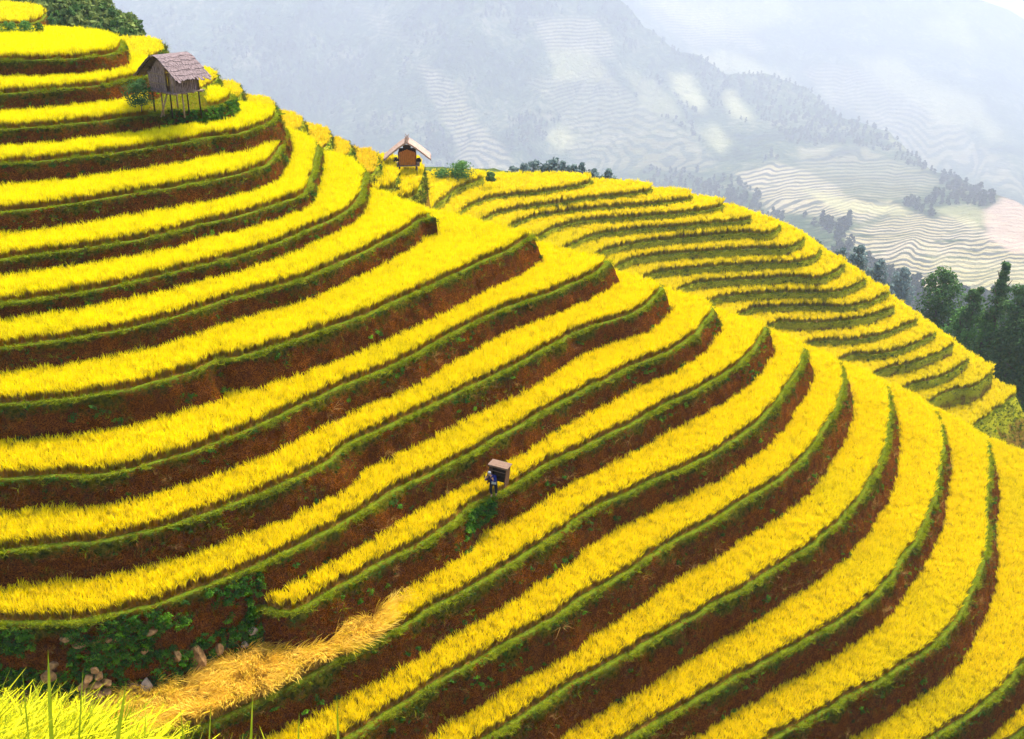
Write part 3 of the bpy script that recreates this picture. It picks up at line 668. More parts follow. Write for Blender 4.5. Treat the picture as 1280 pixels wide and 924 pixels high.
def stilt_hut_big():
    g=TZ[3]; c=on(222,141,g); yaw=math.atan2(.76,.65)-math.pi/2   # local +y is the ridge direction
    yaw=math.atan2(-.65,.76)
    h=empty('stilt_hut',(c[0],c[1],g),yaw,label='grey wooden hut on thin stilts with a curved shingle roof at upper left',cat='hut')
    W,Lh,Z=2.9,2.0,1.42
    for i,(x,y) in enumerate([(-1.35,-.85),(-.3,-.85),(.75,-.85),(1.3,-.3),(1.35,.9),(-1.3,.9),(0,.9)]):
        tube('post',[(x+random.uniform(-.05,.05),y,-.15),(x,y,Z*.5),(x+random.uniform(-.04,.04),y,Z+.05)],[.055,.05,.045],M['bamboo'] if i%2 else M['wood_dark'],h)
    tube('prop',[(.15,-1.35,-.1),(.42,-.85,Z-.02)],[.06,.05],M['bamboo'],h)
    L=[]
    for i in range(15): L.append(((-1.6+i*.23,0,Z+.08),(.17,Lh+.35+random.uniform(-.1,.25),.05),(0,0,random.uniform(-.03,.03))))
    boxes('platform',L,M['wood_grey'],h,.01)
    tubes('floor_beam',[([(-1.75,y,Z+.01),(1.75+random.uniform(-.1,.2),y+random.uniform(-.05,.05),Z+.02)],[.055,.05]) for y in (-1.0,-.35,.35,.95)],M['bamboo'],h)
    F0=Z+.11; ev=1.02; pk=2.28
    def walltop(x): return F0+ev+ (pk-ev-.12)*(1-abs(x)/(W/2))**.85 if abs(x)<W/2 else F0+ev
    L=[];x=-W/2
    while x<.42:
        w=random.uniform(.09,.17); xc=x+w/2; zt=walltop(xc)-.05; L.append(((xc,-.88+random.uniform(-.012,.012),(F0+zt)/2),(w-.04,.035,zt-F0-random.uniform(0,.12)),(0,random.uniform(-.012,.012),0))); x+=w
    fw=boxes('front_wall',L,M['wood_grey'],h,.006)
    boxes('batten',[((-.5,-.93,F0+.45),(1.85,.04,.07),(0,0,0)),((-.45,-.93,F0+1.05),(1.7,.04,.07),(0,.02,0)),((-.55,-.925,F0+.78),(.5,.03,.05),(0,0,0))],M['bamboo'],fw)
    L=[];x=1.08
    while x<W/2:
        w=.12; L.append(((x+.06,-.88,F0+walltop(x+.06)/2-F0/2),(w-.015,.035,walltop(x+.06)-F0),(0,0,0))); x+=w
    boxes('front_wall',L,M['wood_grey'],h,.006)
    boxes('interior_shade_panel',[((-.5,-.82,F0+.72),(1.75,.03,1.4),(0,0,0)),((1.2,-.5,F0+.45),(.03,.5,.8),(0,0,0))][:1],M['wood_dark'],h)  # dark panel added behind the board gaps to paint the interior shade
    boxes('door_post',[((.46,-.9,F0+.72),(.07,.07,1.5),(0,0,0)),((1.05,-.9,F0+.6),(.07,.07,1.25),(0,0,0))],M['bamboo'],h)
    for nm,xs,ys in (('side_wall',W/2,1),('side_wall',-W/2,1)):
        L=[];y=-.85
        while y<.85:
            w=random.uniform(.1,.16); L.append(((xs,y+w/2,F0+ev*.42),(.035,w-.045,ev*.84),(0,0,0))); y+=w
        boxes(nm,L,M['wood_grey'],h,.006)
    L=[];x=-W/2
    while x<W/2:
        w=.15; L.append(((x+w/2,.88,(F0+walltop(x+w/2))/2),(w-.01,.03,walltop(x+w/2)-F0),(0,0,0))); x+=w
    boxes('back_wall',L,M['wood_dark'],h)
    for x in (-W/2,W/2):
        for y in (-.9,.9): tube('corner_post',[(x,y,Z),(x,y,F0+ev+.1)],[.05,.045],M['bamboo'],h)
    rp=[(0,F0+pk),(.5,F0+pk-.17),(1.1,F0+pk-.52),(1.8,F0+pk-.98),(2.35,F0+pk-1.40)]
    r1=roof_strips('roof',rp,-1.35,1.25,6,M['thatch_grey'],h)
    r2=roof_strips('roof',[(-x,z) for x,z in rp]+[(-2.6,F0+pk-1.52)],-1.35,1.25,6,M['thatch_grey'],h)
    tube('ridge_pole',[(0,-1.45,F0+pk-.06),(0,1.3,F0+pk-.06)],[.06,.06],M['bamboo'],h)
    for y in (-1.2,-.4,.4,1.1):
        for s in (1,-1): tube('rafter',[(0,y,F0+pk-.10)]+[(s*x,y,z-.07) for x,z in rp[1:]],[.035]*5,M['wood_dark'],h)
    return h
stilt_hut_big()
def stilt_hut_small():
    D=113.; g=float(ray(510,214)[2]*D); c=at(510,214,D)
    h=empty('small_hut',(c[0],c[1],g),R(4),label='small warm brown plank hut with pale thatch gable roof on the ridge',cat='hut')
    W=1.86; Z=.75; F0=Z+.08; H=1.55
    for x,y in ((-.9,-.8),(.9,-.8),(-.9,.9),(.9,.9)): tube('post',[(x,y,-.6),(x,y,Z)],[.07,.06],M['wood_dark'],h)
    boxes('platform',[((0,0,Z+.02),(2.6,2.1,.09),(0,0,0))],M['bamboo'],h)
    tube('ladder',[(1.05,-1.25,-.7),(1.02,-1.0,Z+.1)],[.05,.045],M['bamboo'],h)
    L=[];n=9
    for i in range(n):
        x=-W/2+W*(i+.5)/n; zt=F0+H*.86+(1-abs(x)/(W/2))*.35; L.append(((x,-.8+random.uniform(-.01,.01),(F0+zt)/2),(W/n-.018,.04,zt-F0),(0,0,0)))
    boxes('front_wall',L,M['plank_warm'],h)
    [boxes('corner_post',[((s*W/2,-.8,F0+.72),(.09,.09,1.44),(0,0,0))],M['wood_dark'],h) for s in (-1,1)]
    for s in (-1,1): boxes('side_wall',[((s*W/2,-.6+.2*i,F0+.7),(.04,.18,1.4),(0,0,0)) for i in range(8)],M['plank_warm'],h)
    boxes('back_wall',[((0,.9,F0+.75),(W,.05,1.5),(0,0,0))],M['wood_dark'],h)
    boxes('gable_board',[((0,-.83,F0+H+.42),(.85,.05,.45),(0,0,0))],M['wood_dark'],h)
    boxes('ledge',[((-W/2-.28,-.2,F0+.42),(.5,1.0,.10),(0,0,0)),((-W/2-.3,-.2,F0+.56),(.35,.8,.2),(0,0,0))],M['wood_dark'],h,.03)
    boxes('ledge',[((W/2+.3,-.2,F0+.35),(.55,1.0,.10),(0,0,0)),((W/2+.25,-.2,F0+.48),(.35,.8,.18),(0,0,0))],M['wood_dark'],h,.03)
    pk=F0+2.6; rp=[(0,pk),(.8,pk-.52),(1.6,pk-1.12),(2.4,pk-1.78)]
    for s in (1,-1): roof_strips('roof',[(s*x,z) for x,z in rp],-1.5,1.5,5,M['thatch_pink'],h,th=.20,rag=.05,w=.3)
    for y in (-1.3,-.6,.2,.9):
        for s in (1,-1): tube('ridge_tie',[(-.22*s,y,pk-.1),(.22*s+.03,y+.03,pk+.36+random.uniform(-.08,.08))],[.045,.035],M['thatch_pink'],h)
    return h
stilt_hut_small()
# ------------------------------------------------------------------ person with the threshing box
def skin(name,verts,edges,rad,mat,parent=None,sub=2,root=0):
    me=bpy.data.meshes.new(name); me.from_pydata(verts,edges,[]); o=bpy.data.objects.new(name,me); COL.objects.link(o)
    md=o.modifiers.new('s','SKIN'); md.use_smooth_shade=True
    for i,v in enumerate(me.skin_vertices[0].data):
        v.radius=(rad[i],rad[i]) if not isinstance(rad[i],tuple) else rad[i]; v.use_root=(i==root)
    o.modifiers.new('b','SUBSURF').levels=sub; o.modifiers['b'].render_levels=sub
    dg=bpy.context.evaluated_depsgraph_get(); dg.update(); m2=bpy.data.meshes.new_from_object(o.evaluated_get(dg)); o.modifiers.clear(); o.data=m2; m2.name=name
    m2.materials.clear(); m2.materials.append(mat)
    if parent is not None: o.parent=parent
    return o
M['skin']=mat_simple('skin',(.36,.19,.11),(.44,.24,.15),10,bs=.05)
M['jacket']=mat_simple('indigo_cloth',(.005,.008,.06),(.012,.022,.17),9,bs=.3)
M['trousers']=mat_simple('black_cloth',(.006,.006,.010),(.02,.02,.03),9,bs=.3)
M['scarf']=mat_simple('grey_scarf',(.16,.16,.17),(.28,.27,.29),14,bs=.4)
M['white_cloth']=mat_simple('white_cloth',(.30,.30,.33),(.42,.42,.45),14,bs=.3)
M['tub_wood']=mat_simple('tub_boards',(.07,.028,.012),(.20,.09,.035),5,(1,4,1))
M['tub_lid']=mat_simple('pale_boards',(.09,.05,.03),(.21,.135,.09),5,(1,5,1))
M['dark']=mat_simple('dark_eye',(.01,.01,.01),(.02,.02,.02),5)
def person():
    z=TZ[13]+.09; c=on(617,622,z); p=empty('person',(c[0]+.0,c[1]+.12,z),R(-18),label='person in a dark blue jacket bent under a big wooden box on the back',cat='person')
    V=[(0,0,.90)];E=[];Rd=[.10]
    def add(a,co_,r): V.append(co_); Rd.append(r); E.append((a,len(V)-1)); return len(V)-1
    sp1=add(0,(-.02,-.06,1.08),.095); sp2=add(sp1,(-.05,-.16,1.28),.10); nk=add(sp2,(-.09,-.24,1.42),.055); hd=add(nk,(-.13,-.29,1.50),.085); tp=add(hd,(-.15,-.31,1.61),.075)
    nose=add(hd,(-.16,-.39,1.51),.018)
    for s in (-1,1):
        hip=add(0,(s*.10,0,.86),.095); kn_=add(hip,(s*.11+(.03 if s>0 else -.03),(-.10 if s<0 else .06),.47),.062); an=add(kn_,(s*.10,(-.02 if s<0 else .16),.09),.042)
        add(an,(s*.11,(-.16 if s<0 else .02),.035),.035)
        sh=add(sp2,(-.05+s*.19,-.14,1.33),.065); el=add(sh,(-.08+s*.27,-.26,1.10),.045); wr=add(el,(-.10+s*.20,-.40,1.26),.03); pm=add(wr,(-.10+s*.19,-.42,1.335),.034)
        for j in range(4):
            f1=add(pm,(-.10+s*.19+(j-1.5)*.022,-.44,1.39-.006*abs(j-1.2)),.010); add(f1,(-.10+s*.19+(j-1.5)*.022,-.415,1.42-.008*abs(j-1.2)),.009)
        t1=add(pm,(-.10+s*.19-s*.05,-.44,1.345),.011); add(t1,(-.10+s*.19-s*.065,-.425,1.375),.010)
    skin('body',V,E,Rd,M['skin'],p)
    J=[(0,0,.84),(-.02,-.05,1.06),(-.05,-.16,1.29),(-.07,-.20,1.37)];Je=[(0,1),(1,2),(2,3)];Jr=[.19,.18,.20,.10]
    for s in (-1,1):
        n=len(J); J+=[(-.05+s*.19,-.14,1.33),(-.08+s*.27,-.26,1.10),(-.10+s*.205,-.385,1.24)]; Je+=[(2,n),(n,n+1),(n+1,n+2)]; Jr+=[.10,.075,.06]
    skin('jacket',J,Je,Jr,M['jacket'],p)
    Tv=[(0,0,.92)];Te=[];Tr=[.15]
    for s in (-1,1):
        n=len(Tv); Tv+=[(s*.10,0,.84),(s*.11+(.03 if s>0 else -.03),(-.10 if s<0 else .06),.47),(s*.10,(-.03 if s<0 else .14),.15)]; Te+=[(0,n),(n,n+1),(n+1,n+2)]; Tr+=[.12,.09,.065]
    skin('trousers',Tv,Te,Tr,M['trousers'],p)
    skin('headscarf',[(-.125,-.25,1.50),(-.145,-.27,1.60),(-.15,-.29,1.67)],[(0,1),(1,2)],[.105,.11,.07],M['scarf'],p)
    for s in (-1,1): skin('eye',[(-.135+s*.033-.02,-.365,1.535),(-.135+s*.033-.02,-.372,1.535)],[(0,1)],[.011,.011],M['dark'],p,1)
    bag=boxes('white_bag',[((.10,-.20,.98),(.26,.10,.16),(.2,.1,.3))],M['white_cloth'],p,.02)
    for a in (0,): pass
    for s in (-1,1): tube('shoulder_strap',[(-.05+s*.14,-.02,1.40),(-.05+s*.13,-.18,1.45),(-.05+s*.13,-.30,1.28),(s*.13,-.12,1.06),(s*.12,.12,1.05)],[.02]*5,M['trousers'],p)
    # the box: open side towards the viewer, lid boards on top, slightly tapered
    c2=Vector((c[0]+.13,c[1]+.30,z-.16)); b=empty('carrying_box',tuple(c2),R(-20),label='big hollow wooden box with a pale lid carried on the back of the person',cat='box')
    w,d,z0,z1=.98,.66,.82,1.98; tl=R(6)
    def panel(nm,cen,size,rot,mat,n,ax):
        L=[]
        for i in range(n):
            o_=[0,0,0]; s_=list(size); s_[ax]=size[ax]/n-.008; o_[ax]=(i+.5)/n*size[ax]-size[ax]/2
            L.append(((cen[0]+o_[0],cen[1]+o_[1],cen[2]+o_[2]),s_,rot))
        boxes(nm,L,mat,b,.003)
    panel('side_panel',(-w/2,0,(z0+z1)/2),(.035,d,z1-z0),(0,0,0),M['tub_wood'],4,2)
    panel('side_panel',(w/2,0,(z0+z1)/2),(.035,d,z1-z0),(0,0,0),M['tub_wood'],4,2)
    panel('back_panel',(0,d/2,(z0+z1)/2),(w+.03,.035,z1-z0),(0,0,0),M['wood_dark'],4,2)  # darker than the sides: shade inside the box put into the colour
    panel('lid',(0,0,z1+.03),(w+.16,d+.14,.035),(0,0,0),M['tub_lid'],4,1)
    boxes('rim',[((0,-d/2-.02,z1-.03),(w+.12,.05,.06),(0,0,0)),((0,-d/2+.05,z1-.30),(w,.03,.03),(0,0,0))],M['tub_lid'],b)
    b.rotation_euler=(R(-5),R(5),R(-20))
person()
# ------------------------------------------------------------------ trees and bushes, each its own thing
def mat_tree(name,a,b): m=NT(name); return m.leaf(m.mix(m.ramp(m.noise(.9,3),[(.35,(0,0,0)),(.65,(1,1,1))]),a,b),.2)
LV=[mat_tree('deep_green_leaves',(.035,.085,.030),(.09,.17,.045)),mat_tree('mid_green_leaves',(.05,.14,.035),(.12,.25,.045)),mat_tree('bamboo_green_leaves',(.05,.11,.022),(.10,.17,.035)),mat_tree('olive_leaves',(.05,.085,.035),(.11,.15,.065)),mat_tree('haze_tinted_leaves',(.10,.15,.13),(.18,.24,.21))]  # last leaf colour is paled and blued to paint in distance haze
WR=[(480,226,230),(560,227,235),(640,229,250),(770,238,250),(870,266,250),(960,296,260),(1040,348,285),(1110,384,290),(1150,428,220),(1200,486,205),(1290,575,190),(1420,650,175)]
def wr(u):
    x=[w[0] for w in WR]; return float(np.interp(u,x,[w[1] for w in WR])),float(np.interp(u,x,[w[2] for w in WR]))
U2=np.linspace(440,1440,120); rowsW=[]
for dd,dy_ in ((-30,26),(-14,9),(0,0),(14,0),(40,22),(90,75)):
    r=[]
    for u_ in U2:
        y_,D_=wr(u_); q=at(u_,y_,D_); q=q+np.array([0,dd,-dy_*.8+1.2*float(fbm(np.array([u_/22]),np.array([dd/9.]),5,3)[0])]); r.append(q)
    rowsW.append(r)
A_=np.array(rowsW); i_=np.arange(6)[:,None]*120+np.arange(120)[None,:]
Qw=np.stack([i_[:-1,:-1],i_[:-1,1:],i_[1:,1:],i_[1:,:-1]],-1).reshape(-1,4)
m=NT('ridge_scrub'); M['scrub']=m.diffuse(m.ramp(m.noise(.4,5),[(.35,(.03,.05,.01)),(.7,(.10,.12,.03))]),m.bump(m.noise(.8,4),1,.6),rough=1,spec=0)
tag(mesh('wooded_ridge',A_.reshape(-1,3),Qw,M['scrub'],smooth=True),kind='structure',label='scrubby ridge falling away behind the knoll')
def tree(u,ytop,ybot,wpx,kind,label,name='tree',group=None,cone=0,dens=1.,D=None,base=None,clumps=9,leaf=None,seed=None,sink=0):
    yb,D0=wr(u); D=D or D0; base=base if base is not None else yb
    g=at(u,base,D); top=at(u,ytop,D)[2]; bot=at(u,ybot,D)[2]; rad=wpx/2/F*D
    o=empty(name,(g[0],g[1],g[2]-sink),random.random()*6,label=label,cat='bush' if 'bush' in name else 'tree',group=group)
    h0=max(0,bot-g[2])+sink; H=top-bot; lf=leaf or max(.16,.0024*D)
    sd=seed if seed is not None else abs(int(u*7+ytop))
    bush='bush' in name
    if bush: h0=0; H=max(H,top-g[2])
    n=int(dens*min(6500,max(700,9*rad*H/lf/lf*1.6)))
    crown(n,rad,H,lf,LV[kind],'crown',cone=cone,linkit=True,parent=o,seed=sd,clumps=clumps,loc=(0,0,h0))
    if bush:
        tubes('stem',[([(0,0,-.3),(rad*.25*math.cos(j*2),rad*.25*math.sin(j*2),H*.3)],[.03,.015]) for j in range(3)][:1],M['bark'],o); return o
    L=[([(0,0,-.8),(rad*.04,0,h0*.5),(rad*.02,rad*.03,h0+H*.35),(0,0,h0+H*.8)],[H*.035,H*.03,H*.02,H*.006])]
    tubes('trunk',L,M['bark'],o)
    rs=np.random.default_rng(sd); Lb=[]
    for j in range(6):
        a=j*2.4+rs.random(); zz=h0+H*(.1+.1*j); q=rad*(.7 if cone else .8)*(1-.09*j)
        Lb.append(([(0,0,zz),(q*.5*math.cos(a),q*.5*math.sin(a),zz+H*.08),(q*math.cos(a),q*math.sin(a),zz+H*.2)],[H*.014,H*.009,H*.003]))
    tubes('limb',Lb,M['bark'],o)
    return o
G1='trees standing together beyond the knoll at right'
for a in ((1166,330,428,56,0,'broad dark round tree, leftmost of the big group beside the knoll',0,13),(1226,319,392,34,0,'tall pointed dark tree rising highest in the group at right',1,9),(1201,350,398,30,0,'small dark tree tucked between the round tree and the tall pointed one',0,8),
          (1247,340,415,44,0,'dark rounded tree just right of the tall pointed tree',0,10),(1217,384,470,52,1,'mid green tree low in the middle of the group at right',0,10),(1193,378,450,40,1,'bright green narrow tree against the edge of the knoll',0,8),
          (1262,366,462,62,0,'large dark full tree at the right edge of the photo',0,14),(1237,405,485,50,0,'dark tree below the middle of the group at right',0,10),(1262,428,510,62,2,'pale green feathery tree low at the right edge',0,12),(1281,470,556,50,1,'deep green tree at the bottom of the group in the right edge',0,10),(1243,470,520,34,2,'small pale green tree in front of the group beside the last terraces',0,7),(1296,385,500,60,0,'dark tree cut by the right edge of the frame',0,10)):
    tree(a[0]-3,a[1]-(22 if a[6] else 13),a[2],a[3]*(1.25 if a[6] else 1.32),a[4],a[5],name='broadleaf_tree' if not a[6] else 'pointed_tree',group=G1,cone=a[6],clumps=a[7])
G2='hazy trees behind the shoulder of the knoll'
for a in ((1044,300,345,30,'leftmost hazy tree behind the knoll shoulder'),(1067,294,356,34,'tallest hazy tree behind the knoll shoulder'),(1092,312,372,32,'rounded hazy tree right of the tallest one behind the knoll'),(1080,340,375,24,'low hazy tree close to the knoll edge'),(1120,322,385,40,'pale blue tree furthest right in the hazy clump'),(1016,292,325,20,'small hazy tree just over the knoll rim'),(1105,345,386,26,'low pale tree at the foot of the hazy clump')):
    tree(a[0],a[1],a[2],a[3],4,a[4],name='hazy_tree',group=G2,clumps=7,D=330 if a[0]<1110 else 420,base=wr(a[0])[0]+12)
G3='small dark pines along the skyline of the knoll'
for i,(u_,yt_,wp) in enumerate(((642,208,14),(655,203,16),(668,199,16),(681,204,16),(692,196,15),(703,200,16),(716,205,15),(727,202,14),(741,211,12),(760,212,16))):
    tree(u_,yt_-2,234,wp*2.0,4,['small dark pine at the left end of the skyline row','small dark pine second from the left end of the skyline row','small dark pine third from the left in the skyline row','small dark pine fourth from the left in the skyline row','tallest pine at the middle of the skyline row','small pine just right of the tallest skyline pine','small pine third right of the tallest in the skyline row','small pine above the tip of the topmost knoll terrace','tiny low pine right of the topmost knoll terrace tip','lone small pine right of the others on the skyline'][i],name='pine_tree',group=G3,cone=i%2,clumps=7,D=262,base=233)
for u_,yt_,wp,lb in ((936,258,12,'tiny dark bush on the knoll rim'),(948,264,14,'small bush right of the tiny one on the knoll rim'),(966,270,12,'small bush further down the knoll rim'),(1228,500,16,'small bush at the lower corner of the knoll')):
    if u_<1000: tree(u_,yt_,yt_+22,wp,0,lb,name='rim_bush',clumps=4)
# bushes by the small hut
tree(576,201,222,44,1,'rounded green bush right of the small hut',name='round_bush',D=150,base=224,clumps=9,leaf=.2,dens=1.3)
tree(552,211,222,32,1,'low green bush between the small hut and the rounded bush',name='low_bush',D=150,base=224,clumps=7,leaf=.2,dens=1.3)
tree(614,214,226,20,0,'small dark bush on the first knoll rim',name='small_bush',D=151,base=227,clumps=5,leaf=.26)
# bush row under the small top field, upper left
for u_,yt_,yb_,wp,k_,D_,lb in ((-6,23,48,26,1,81.5,'fresh green bush at the left edge under the top field'),(14,25,48,24,1,81.5,'second fresh green bush from the left edge under the top field'),(34,24,47,24,1,81.5,'third fresh green bush in the row under the top field'),(51,27,46,18,2,81.5,'last pale bush at the right end of the row under the top field'),(66,19,42,20,0,88,'dark round bush right of the row under the top field'),(176,97,133,42,0,67.6,'dark shrub in the shade left of the stilt hut'),(141,10,20,9,0,112,'tiny dark tree sticking up on the shrubby hill')):
    tree(u_,yt_,yb_,wp,k_,lb,name='leafy_bush',D=D_,base=yb_+1,clumps=6,leaf=.11 if D_<100 else .25)
# shrubby hill behind the top field
cr=[(-140,-60),(-40,-30),(20,-8),(60,0),(90,7),(115,16),(140,27),(158,40),(171,53),(178,72),(186,100)]
U3=np.linspace(-140,186,60); rr=[]
for dd,f in ((104,0),(108,.6),(112,.9),(116,1.0),(124,1.02),(140,.7),(170,0)):
    r=[]
    for u_ in U3:
        yc_=float(np.interp(u_,[c_[0] for c_ in cr],[c_[1] for c_ in cr])); zt=at(u_,yc_,114)[2]; q=at(u_,yc_,dd); q[2]=zt*1.0-(1-f)*18+.8*float(fbm(np.array([u_/15]),np.array([dd/4.]),6,3)[0]); r.append(q)
    rr.append(r)
A2=np.array(rr); i_=np.arange(7)[:,None]*60+np.arange(60)[None,:]
tag(mesh('shrubby_hill',A2.reshape(-1,3),np.stack([i_[:-1,:-1],i_[:-1,1:],i_[1:,1:],i_[1:,:-1]],-1).reshape(-1,4),M['scrub'],smooth=True),kind='structure',label='shrub covered hill behind the top field at upper left')
P=[]
for _ in range(1500):
    i=random.uniform(1,4.5); j=random.uniform(0,58); i0,j0=int(i),int(j); P.append(A2[i0,j0]*(1-(i-i0))+A2[i0+1,j0]*(i-i0)+(A2[i0,j0+1]-A2[i0,j0])*(j-j0))
M['shrub']=mat_leafy('shrub_leaves',(.06,.12,.03),(.19,.23,.06),.2,.15)
C_shrub=protos('shrubs',[crown(110,.9,1.5,.42,M['shrub'],'shrub_clump',seed=i,clumps=4) for i in range(3)])
scatter('shrubs',np.array(P)-np.array([0,0,.5]),rots(len(P),.1),rng.uniform(.6,1.4,len(P)),C_shrub,3,label='olive green shrubs covering the hill at upper left')
# ------------------------------------------------------------------ stones at the foot of the overgrown bank
def stone(u,y,w,h,mat,label,off=.05,sh=0,group=None,tall=0):
    L=Ls[12]; A=L['A']; uu,yy,dd=proj(np.c_[A,np.full(len(A),L['z'])]); ok=dd<48; i=np.argmin(np.abs(uu-u)+(~ok)*1e6)
    r=ray(u,y); Yl=A[i][1]-off; Dp=Yl/r[1]; Dp=(Yl-.17*abs(r[2]*Dp-L['z']))/r[1]; c=r*Dp
    import bmesh
    bm=bmesh.new(); bmesh.ops.create_icosphere(bm,subdivisions=2,radius=.5); s=random.random()*50
    for v in bm.verts:
        p=np.array(v.co)*3; f=1+.18*float(fbm(np.array([p[0]+s]),np.array([p[1]+p[2]*1.3]),17,3)[0]); v.co*=f
        for n_ in ((.8,.3,.5),(-.6,.2,.7),(.1,-.9,.3),(.3,.2,-.9),(-.9,-.3,-.1)):
            nn=Vector(n_).normalized(); d=v.co.dot(nn)
            if d>.30: v.co-=nn*(d-.30)*.95
        v.co.x*=w/F*Dp*1.25; v.co.y*=w/F*Dp*.8; v.co.z*=h/F*Dp/.8
    me=bpy.data.meshes.new('stone'); bm.to_mesh(me); bm.free(); me.materials.append(mat); o=bpy.data.objects.new('stone',me); link(o); o.location=tuple(c); o.rotation_euler=(random.uniform(-.2,.2),random.uniform(-.3,.3),random.random()*6)
    return tag(o,label,'stone',group)
GS='stones showing in the overgrown bank at lower left'
for a in ((247,823,24,34,0,'tall ochre stone standing upright in the overgrown bank'),(273,811,17,17,0,'squarish ochre stone right of the tall upright stone'),(221,820,14,16,0,'small brown stone left of the tall upright stone'),(317,788,14,12,1,'rounded pale stone highest on the right of the bank'),(306,806,10,10,1,'small pale stone just above the straw at right of the bank'),
          (322,770,7,9,1,'tiny white stone on the path above the bank'),(183,858,15,22,1,'pale grey pointed stone behind the straw'),(167,862,16,18,0,'orange stone left of the pale pointed one'),(190,790,15,8,0,'flat ochre stone high in the middle of the bank'),(180,814,9,8,0,'small ochre stone among the dark weeds'),(98,806,17,7,0,'long flat ochre stone near the left of the bank'),(83,798,18,7,0,'long flat stone topmost at the left of the bank'),(66,832,14,10,0,'ochre stone at the left above the dead grass'),(60,845,18,16,0,'brown stone at the left foot of the bank'),(135,800,9,7,0,'tiny ochre stone in the weeds left of the middle')):
    stone(a[0],a[1],a[2],a[3],M['stone_pale'] if a[4] else M['stone'],a[5],group=GS)
for a in ((110,848,16,9),(124,845,14,8),(134,853,14,8),(104,857,15,9),(120,857,16,8),(133,865,16,8),(108,867,15,9),(122,868,16,9),(138,874,14,9),(112,877,16,9),(128,880,17,9),(100,880,14,9),(118,838,12,8)):
    stone(a[0],a[1],a[2],a[3],M['stone'],'small flat stone in the pile at the foot of the overgrown bank',off=.35,group='stones piled at the foot of the overgrown bank')
# ------------------------------------------------------------------ foreground bank with green rice close to the camera
def fz(x,y):
    t=np.clip((-x-4.2)/1.1,0,1); return -2.78-.80*np.maximum(y,0)-np.maximum(y-10.3,0)*1.1+.95*t*np.clip(y/6,0,1)-.5*np.clip((x+1.5)/2,0,2)
gx,gy=np.meshgrid(np.linspace(-16,6,70),np.linspace(-2.5,30,90)); gz=fz(gx,gy)+.12*fbm(gx/.8,gy/.8,3,3)
i_=np.arange(90)[:,None]*70+np.arange(70)[None,:]
m=NT('foreground_soil'); M['fsoil']=m.diffuse(m.ramp(m.noise(3,4),[(.35,(.05,.05,.01)),(.7,(.16,.14,.03))]),m.bump(m.noise(9,4),.6,.08),rough=1,spec=0)
tag(mesh('foreground_bank',np.stack([gx,gy,gz],-1).reshape(-1,3),np.stack([i_[:-1,:-1],i_[:-1,1:],i_[1:,1:],i_[1:,:-1]],-1).reshape(-1,4),M['fsoil'],smooth=True),kind='structure',label='grassy bank right below the camera at lower left')
def fplant(i):
    V1,Q1,H1=blades(12,.09,.95,.020,.22,.55,seg=6,hv=.3,wtip=.1); V2,Q2,H2=blades(9,.07,.92,.007,.12,.75,head=.022,seg=6,hv=.15,wtip=.3)
    # grains along the drooping heads
    G=[];GQ=[]
    nb=9
    for b in range(nb):
        s0=b*14
        for q in range(8,14,2):
            a=(V2[s0+q]+V2[min(s0+q+1,len(V2)-1)])/2
            for _ in range(7):
                o=np.array([random.gauss(0,.016),random.gauss(0,.016),random.gauss(-.01,.02)]); c=a+o; n=len(G); G+= [c+np.array([.007,0,.006]),c+np.array([-.007,.003,.0]),c+np.array([0,-.006,-.016])]; GQ.append((n,n+1,n+2))
    G=np.array(G); Vv=np.vstack([V1,V2,G]); Fs=[tuple(q) for q in Q1]+[tuple(np.array(q)+len(V1)) for q in Q2]+[tuple(np.array(q)+len(V1)+len(V2)) for q in GQ]
    return mesh('rice_plant',Vv,Fs,M['rice_green'],attrs={'h':[h_*.45 for h_ in H1]+[.3+.7*h_ for h_ in H2]+[1.]*len(G)},linkit=False)
C_fp=protos('foreground_rice',[fplant(i) for i in range(5)])
n=5200; X=rng.uniform(-9.5,-.2,n); Y=rng.uniform(6.3,10.6,n); m_=rng.random(n)<np.where(X>-3.0,.34+.1*(X<-2.2),np.where(X>-4.4,.52,.66)); X,Y=X[m_],Y[m_]
scatter('foreground_rice',np.c_[X,Y,fz(X,Y)-.03],rots(len(X),.12),np.where(X>-2.9,.72,.95)*rng.uniform(.6,1.1,len(X)),C_fp,5,label='yellow green rice plants with drooping heads close to the camera at lower left')
def leafblade(u,ytop,ybase,lean,w,D,label):
    t=at(u,ytop,D); b=at(u-lean,ybase+60,D); b[2]=float(fz(b[0],b[1]))-.02; V=[];Q=[]; n=9
    for i in range(n+1):
        s=i/n; c=b+(t-b)*s+np.array([0,0,.10*math.sin(s*3.14)]); ww=w*(1-s**3)*(.5+s) if s<1 else .001; V+=[c+np.array([-ww/2,.0,0]),c+np.array([0,-ww*.15,-ww*.1]),c+np.array([ww/2,0,0])]
    for i in range(n): q=3*i; Q+=[(q,q+1,q+4,q+3),(q+1,q+2,q+5,q+4)]
    o=mesh('leaf_blade',V,Q,M['blade'],smooth=True); return tag(o,label,'leaf','long leaves sticking up close to the camera')
m=NT('leaf_blade'); M['blade']=m.leaf(m.ramp(m.noise(4,2),[(.3,(.20,.28,.010)),(.7,(.38,.42,.02))]),.4)
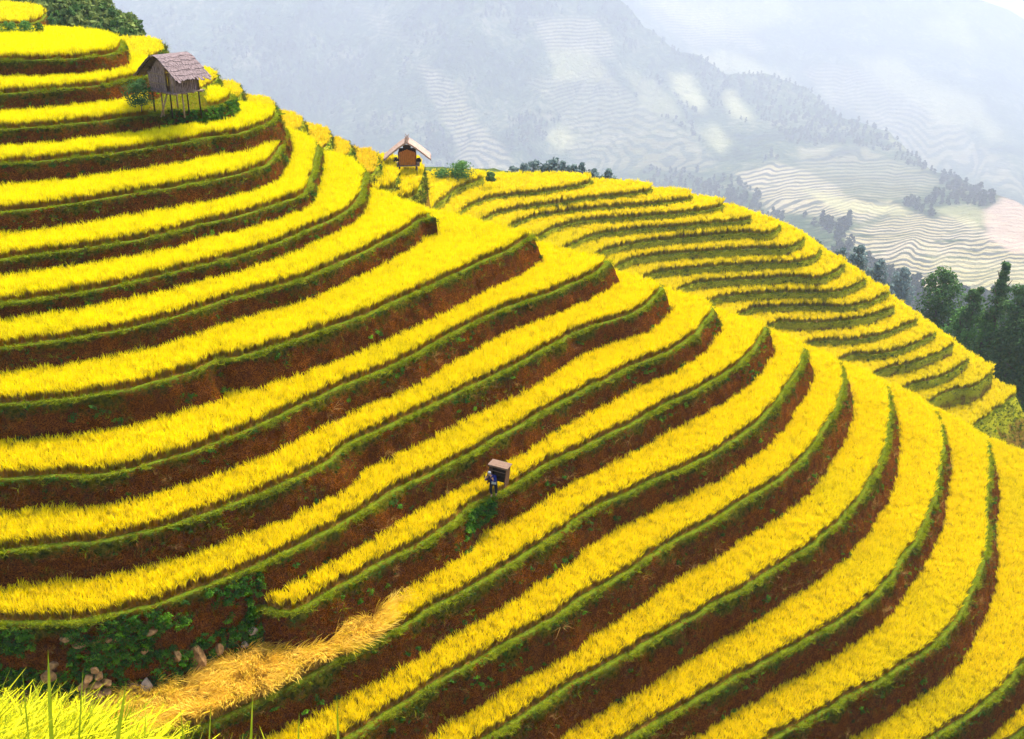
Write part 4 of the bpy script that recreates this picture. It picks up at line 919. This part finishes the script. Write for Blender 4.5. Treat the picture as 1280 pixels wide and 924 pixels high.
for a in ((158,853,962,46,.055,'broad lime leaf leaning right beside the stone pile'),(104,835,950,24,.024,'thin pale leaf left of the broad lime leaf'),(264,877,960,18,.022,'thin leaf leaning right over the straw'),(316,868,970,14,.034,'bright upright leaf in front of the lower bank'),(374,890,970,10,.03,'lime leaf left of the tallest narrow one'),(421,868,975,-3,.034,'tall narrow upright leaf in front of the lower rice strip'),(549,904,975,5,.026,'short leaf tip furthest right along the bottom'),(60,812,940,2,.05,'pale upright rice leaf standing alone at the left'),(28,840,950,-12,.024,'thin leaf leaning left at the left edge'),(225,880,960,-10,.024,'thin leaf leaning left in front of the straw')):
    leafblade(*a[:3],a[3],a[4],10.2,a[5])
# dead grass mound at the left foot of the bank
P=[]
for _ in range(260):
    u_=random.uniform(-30,52); y_=random.uniform(835,905); q=on(u_,y_,TZ[14]+.1+random.uniform(0,.5)); P.append(q)
scatter('dead_grass',np.array(P),rots(len(P),.35),rng.uniform(1.2,2.2,len(P)),C_dry,3,label='brown dead grass heaped at the left foot of the overgrown bank')
HZ0,HZ1,HZY,HZX,HZD,EXPO=-2600,320,19000,17000,.00016,1.97
# ------------------------------------------------------------------ world, light, air
def daylight():
    w=bpy.data.worlds.new('World'); S.world=w; w.use_nodes=True; t=w.node_tree; t.nodes.clear()
    sky=t.nodes.new('ShaderNodeTexSky'); sky.sky_type='NISHITA'; sky.sun_disc=False; sky.sun_elevation=SUN_EL; sky.sun_rotation=SUN_ROT; sky.dust_density=3; sky.ozone_density=1
    bg=t.nodes.new('ShaderNodeBackground'); bg.inputs[1].default_value=.13; o=t.nodes.new('ShaderNodeOutputWorld')
    t.links.new(sky.outputs[0],bg.inputs[0]); t.links.new(bg.outputs[0],o.inputs[0])
    l=bpy.data.lights.new('sun','SUN'); l.energy=SUN_E; l.angle=R(12); l.color=(1,.95,.86); lo=bpy.data.objects.new('sun',l); link(lo)
    # sun direction: azimuth SUN_ROT measured clockwise from +Y
    d=Vector((math.sin(SUN_ROT)*math.cos(SUN_EL),math.cos(SUN_ROT)*math.cos(SUN_EL),math.sin(SUN_EL)))
    lo.rotation_euler=d.to_track_quat('Z','Y').to_euler()
SUN_EL=R(58); SUN_ROT=R(35); SUN_E=2.2
daylight()
V=[(x,y,z) for z in (HZ0,HZ1) for y in (-700,HZY) for x in (-HZX,HZX)]
m=bpy.data.materials.new('haze'); m.use_nodes=True; t=m.node_tree; t.nodes.clear(); pv=t.nodes.new('ShaderNodeVolumePrincipled'); oo=t.nodes.new('ShaderNodeOutputMaterial')
pv.inputs['Color'].default_value=(.65,.69,.77,1); pv.inputs['Density'].default_value=HZD; pv.inputs['Anisotropy'].default_value=0; t.links.new(pv.outputs[0],oo.inputs['Volume'])
m.cycles.homogeneous_volume=True if hasattr(m.cycles,'homogeneous_volume') else None
if HZD>0:
    h=mesh('haze',V,[(0,2,3,1),(4,5,7,6),(0,1,5,4),(2,6,7,3),(0,4,6,2),(1,3,7,5)],m); tag(h,kind='stuff',label='pale blue mist hanging in the valley before the far slopes')
S.view_settings.view_transform='Standard'; S.view_settings.look='None'; S.view_settings.gamma=1; S.view_settings.exposure=EXPO
c=S.cycles; c.max_bounces=5; c.diffuse_bounces=2; c.transmission_bounces=3; c.volume_bounces=1; c.glossy_bounces=2; c.transparent_max_bounces=4
c.use_denoising=True; c.denoiser='OPENIMAGEDENOISE'; c.use_adaptive_sampling=True; c.adaptive_threshold=.02; c.sample_clamp_indirect=5
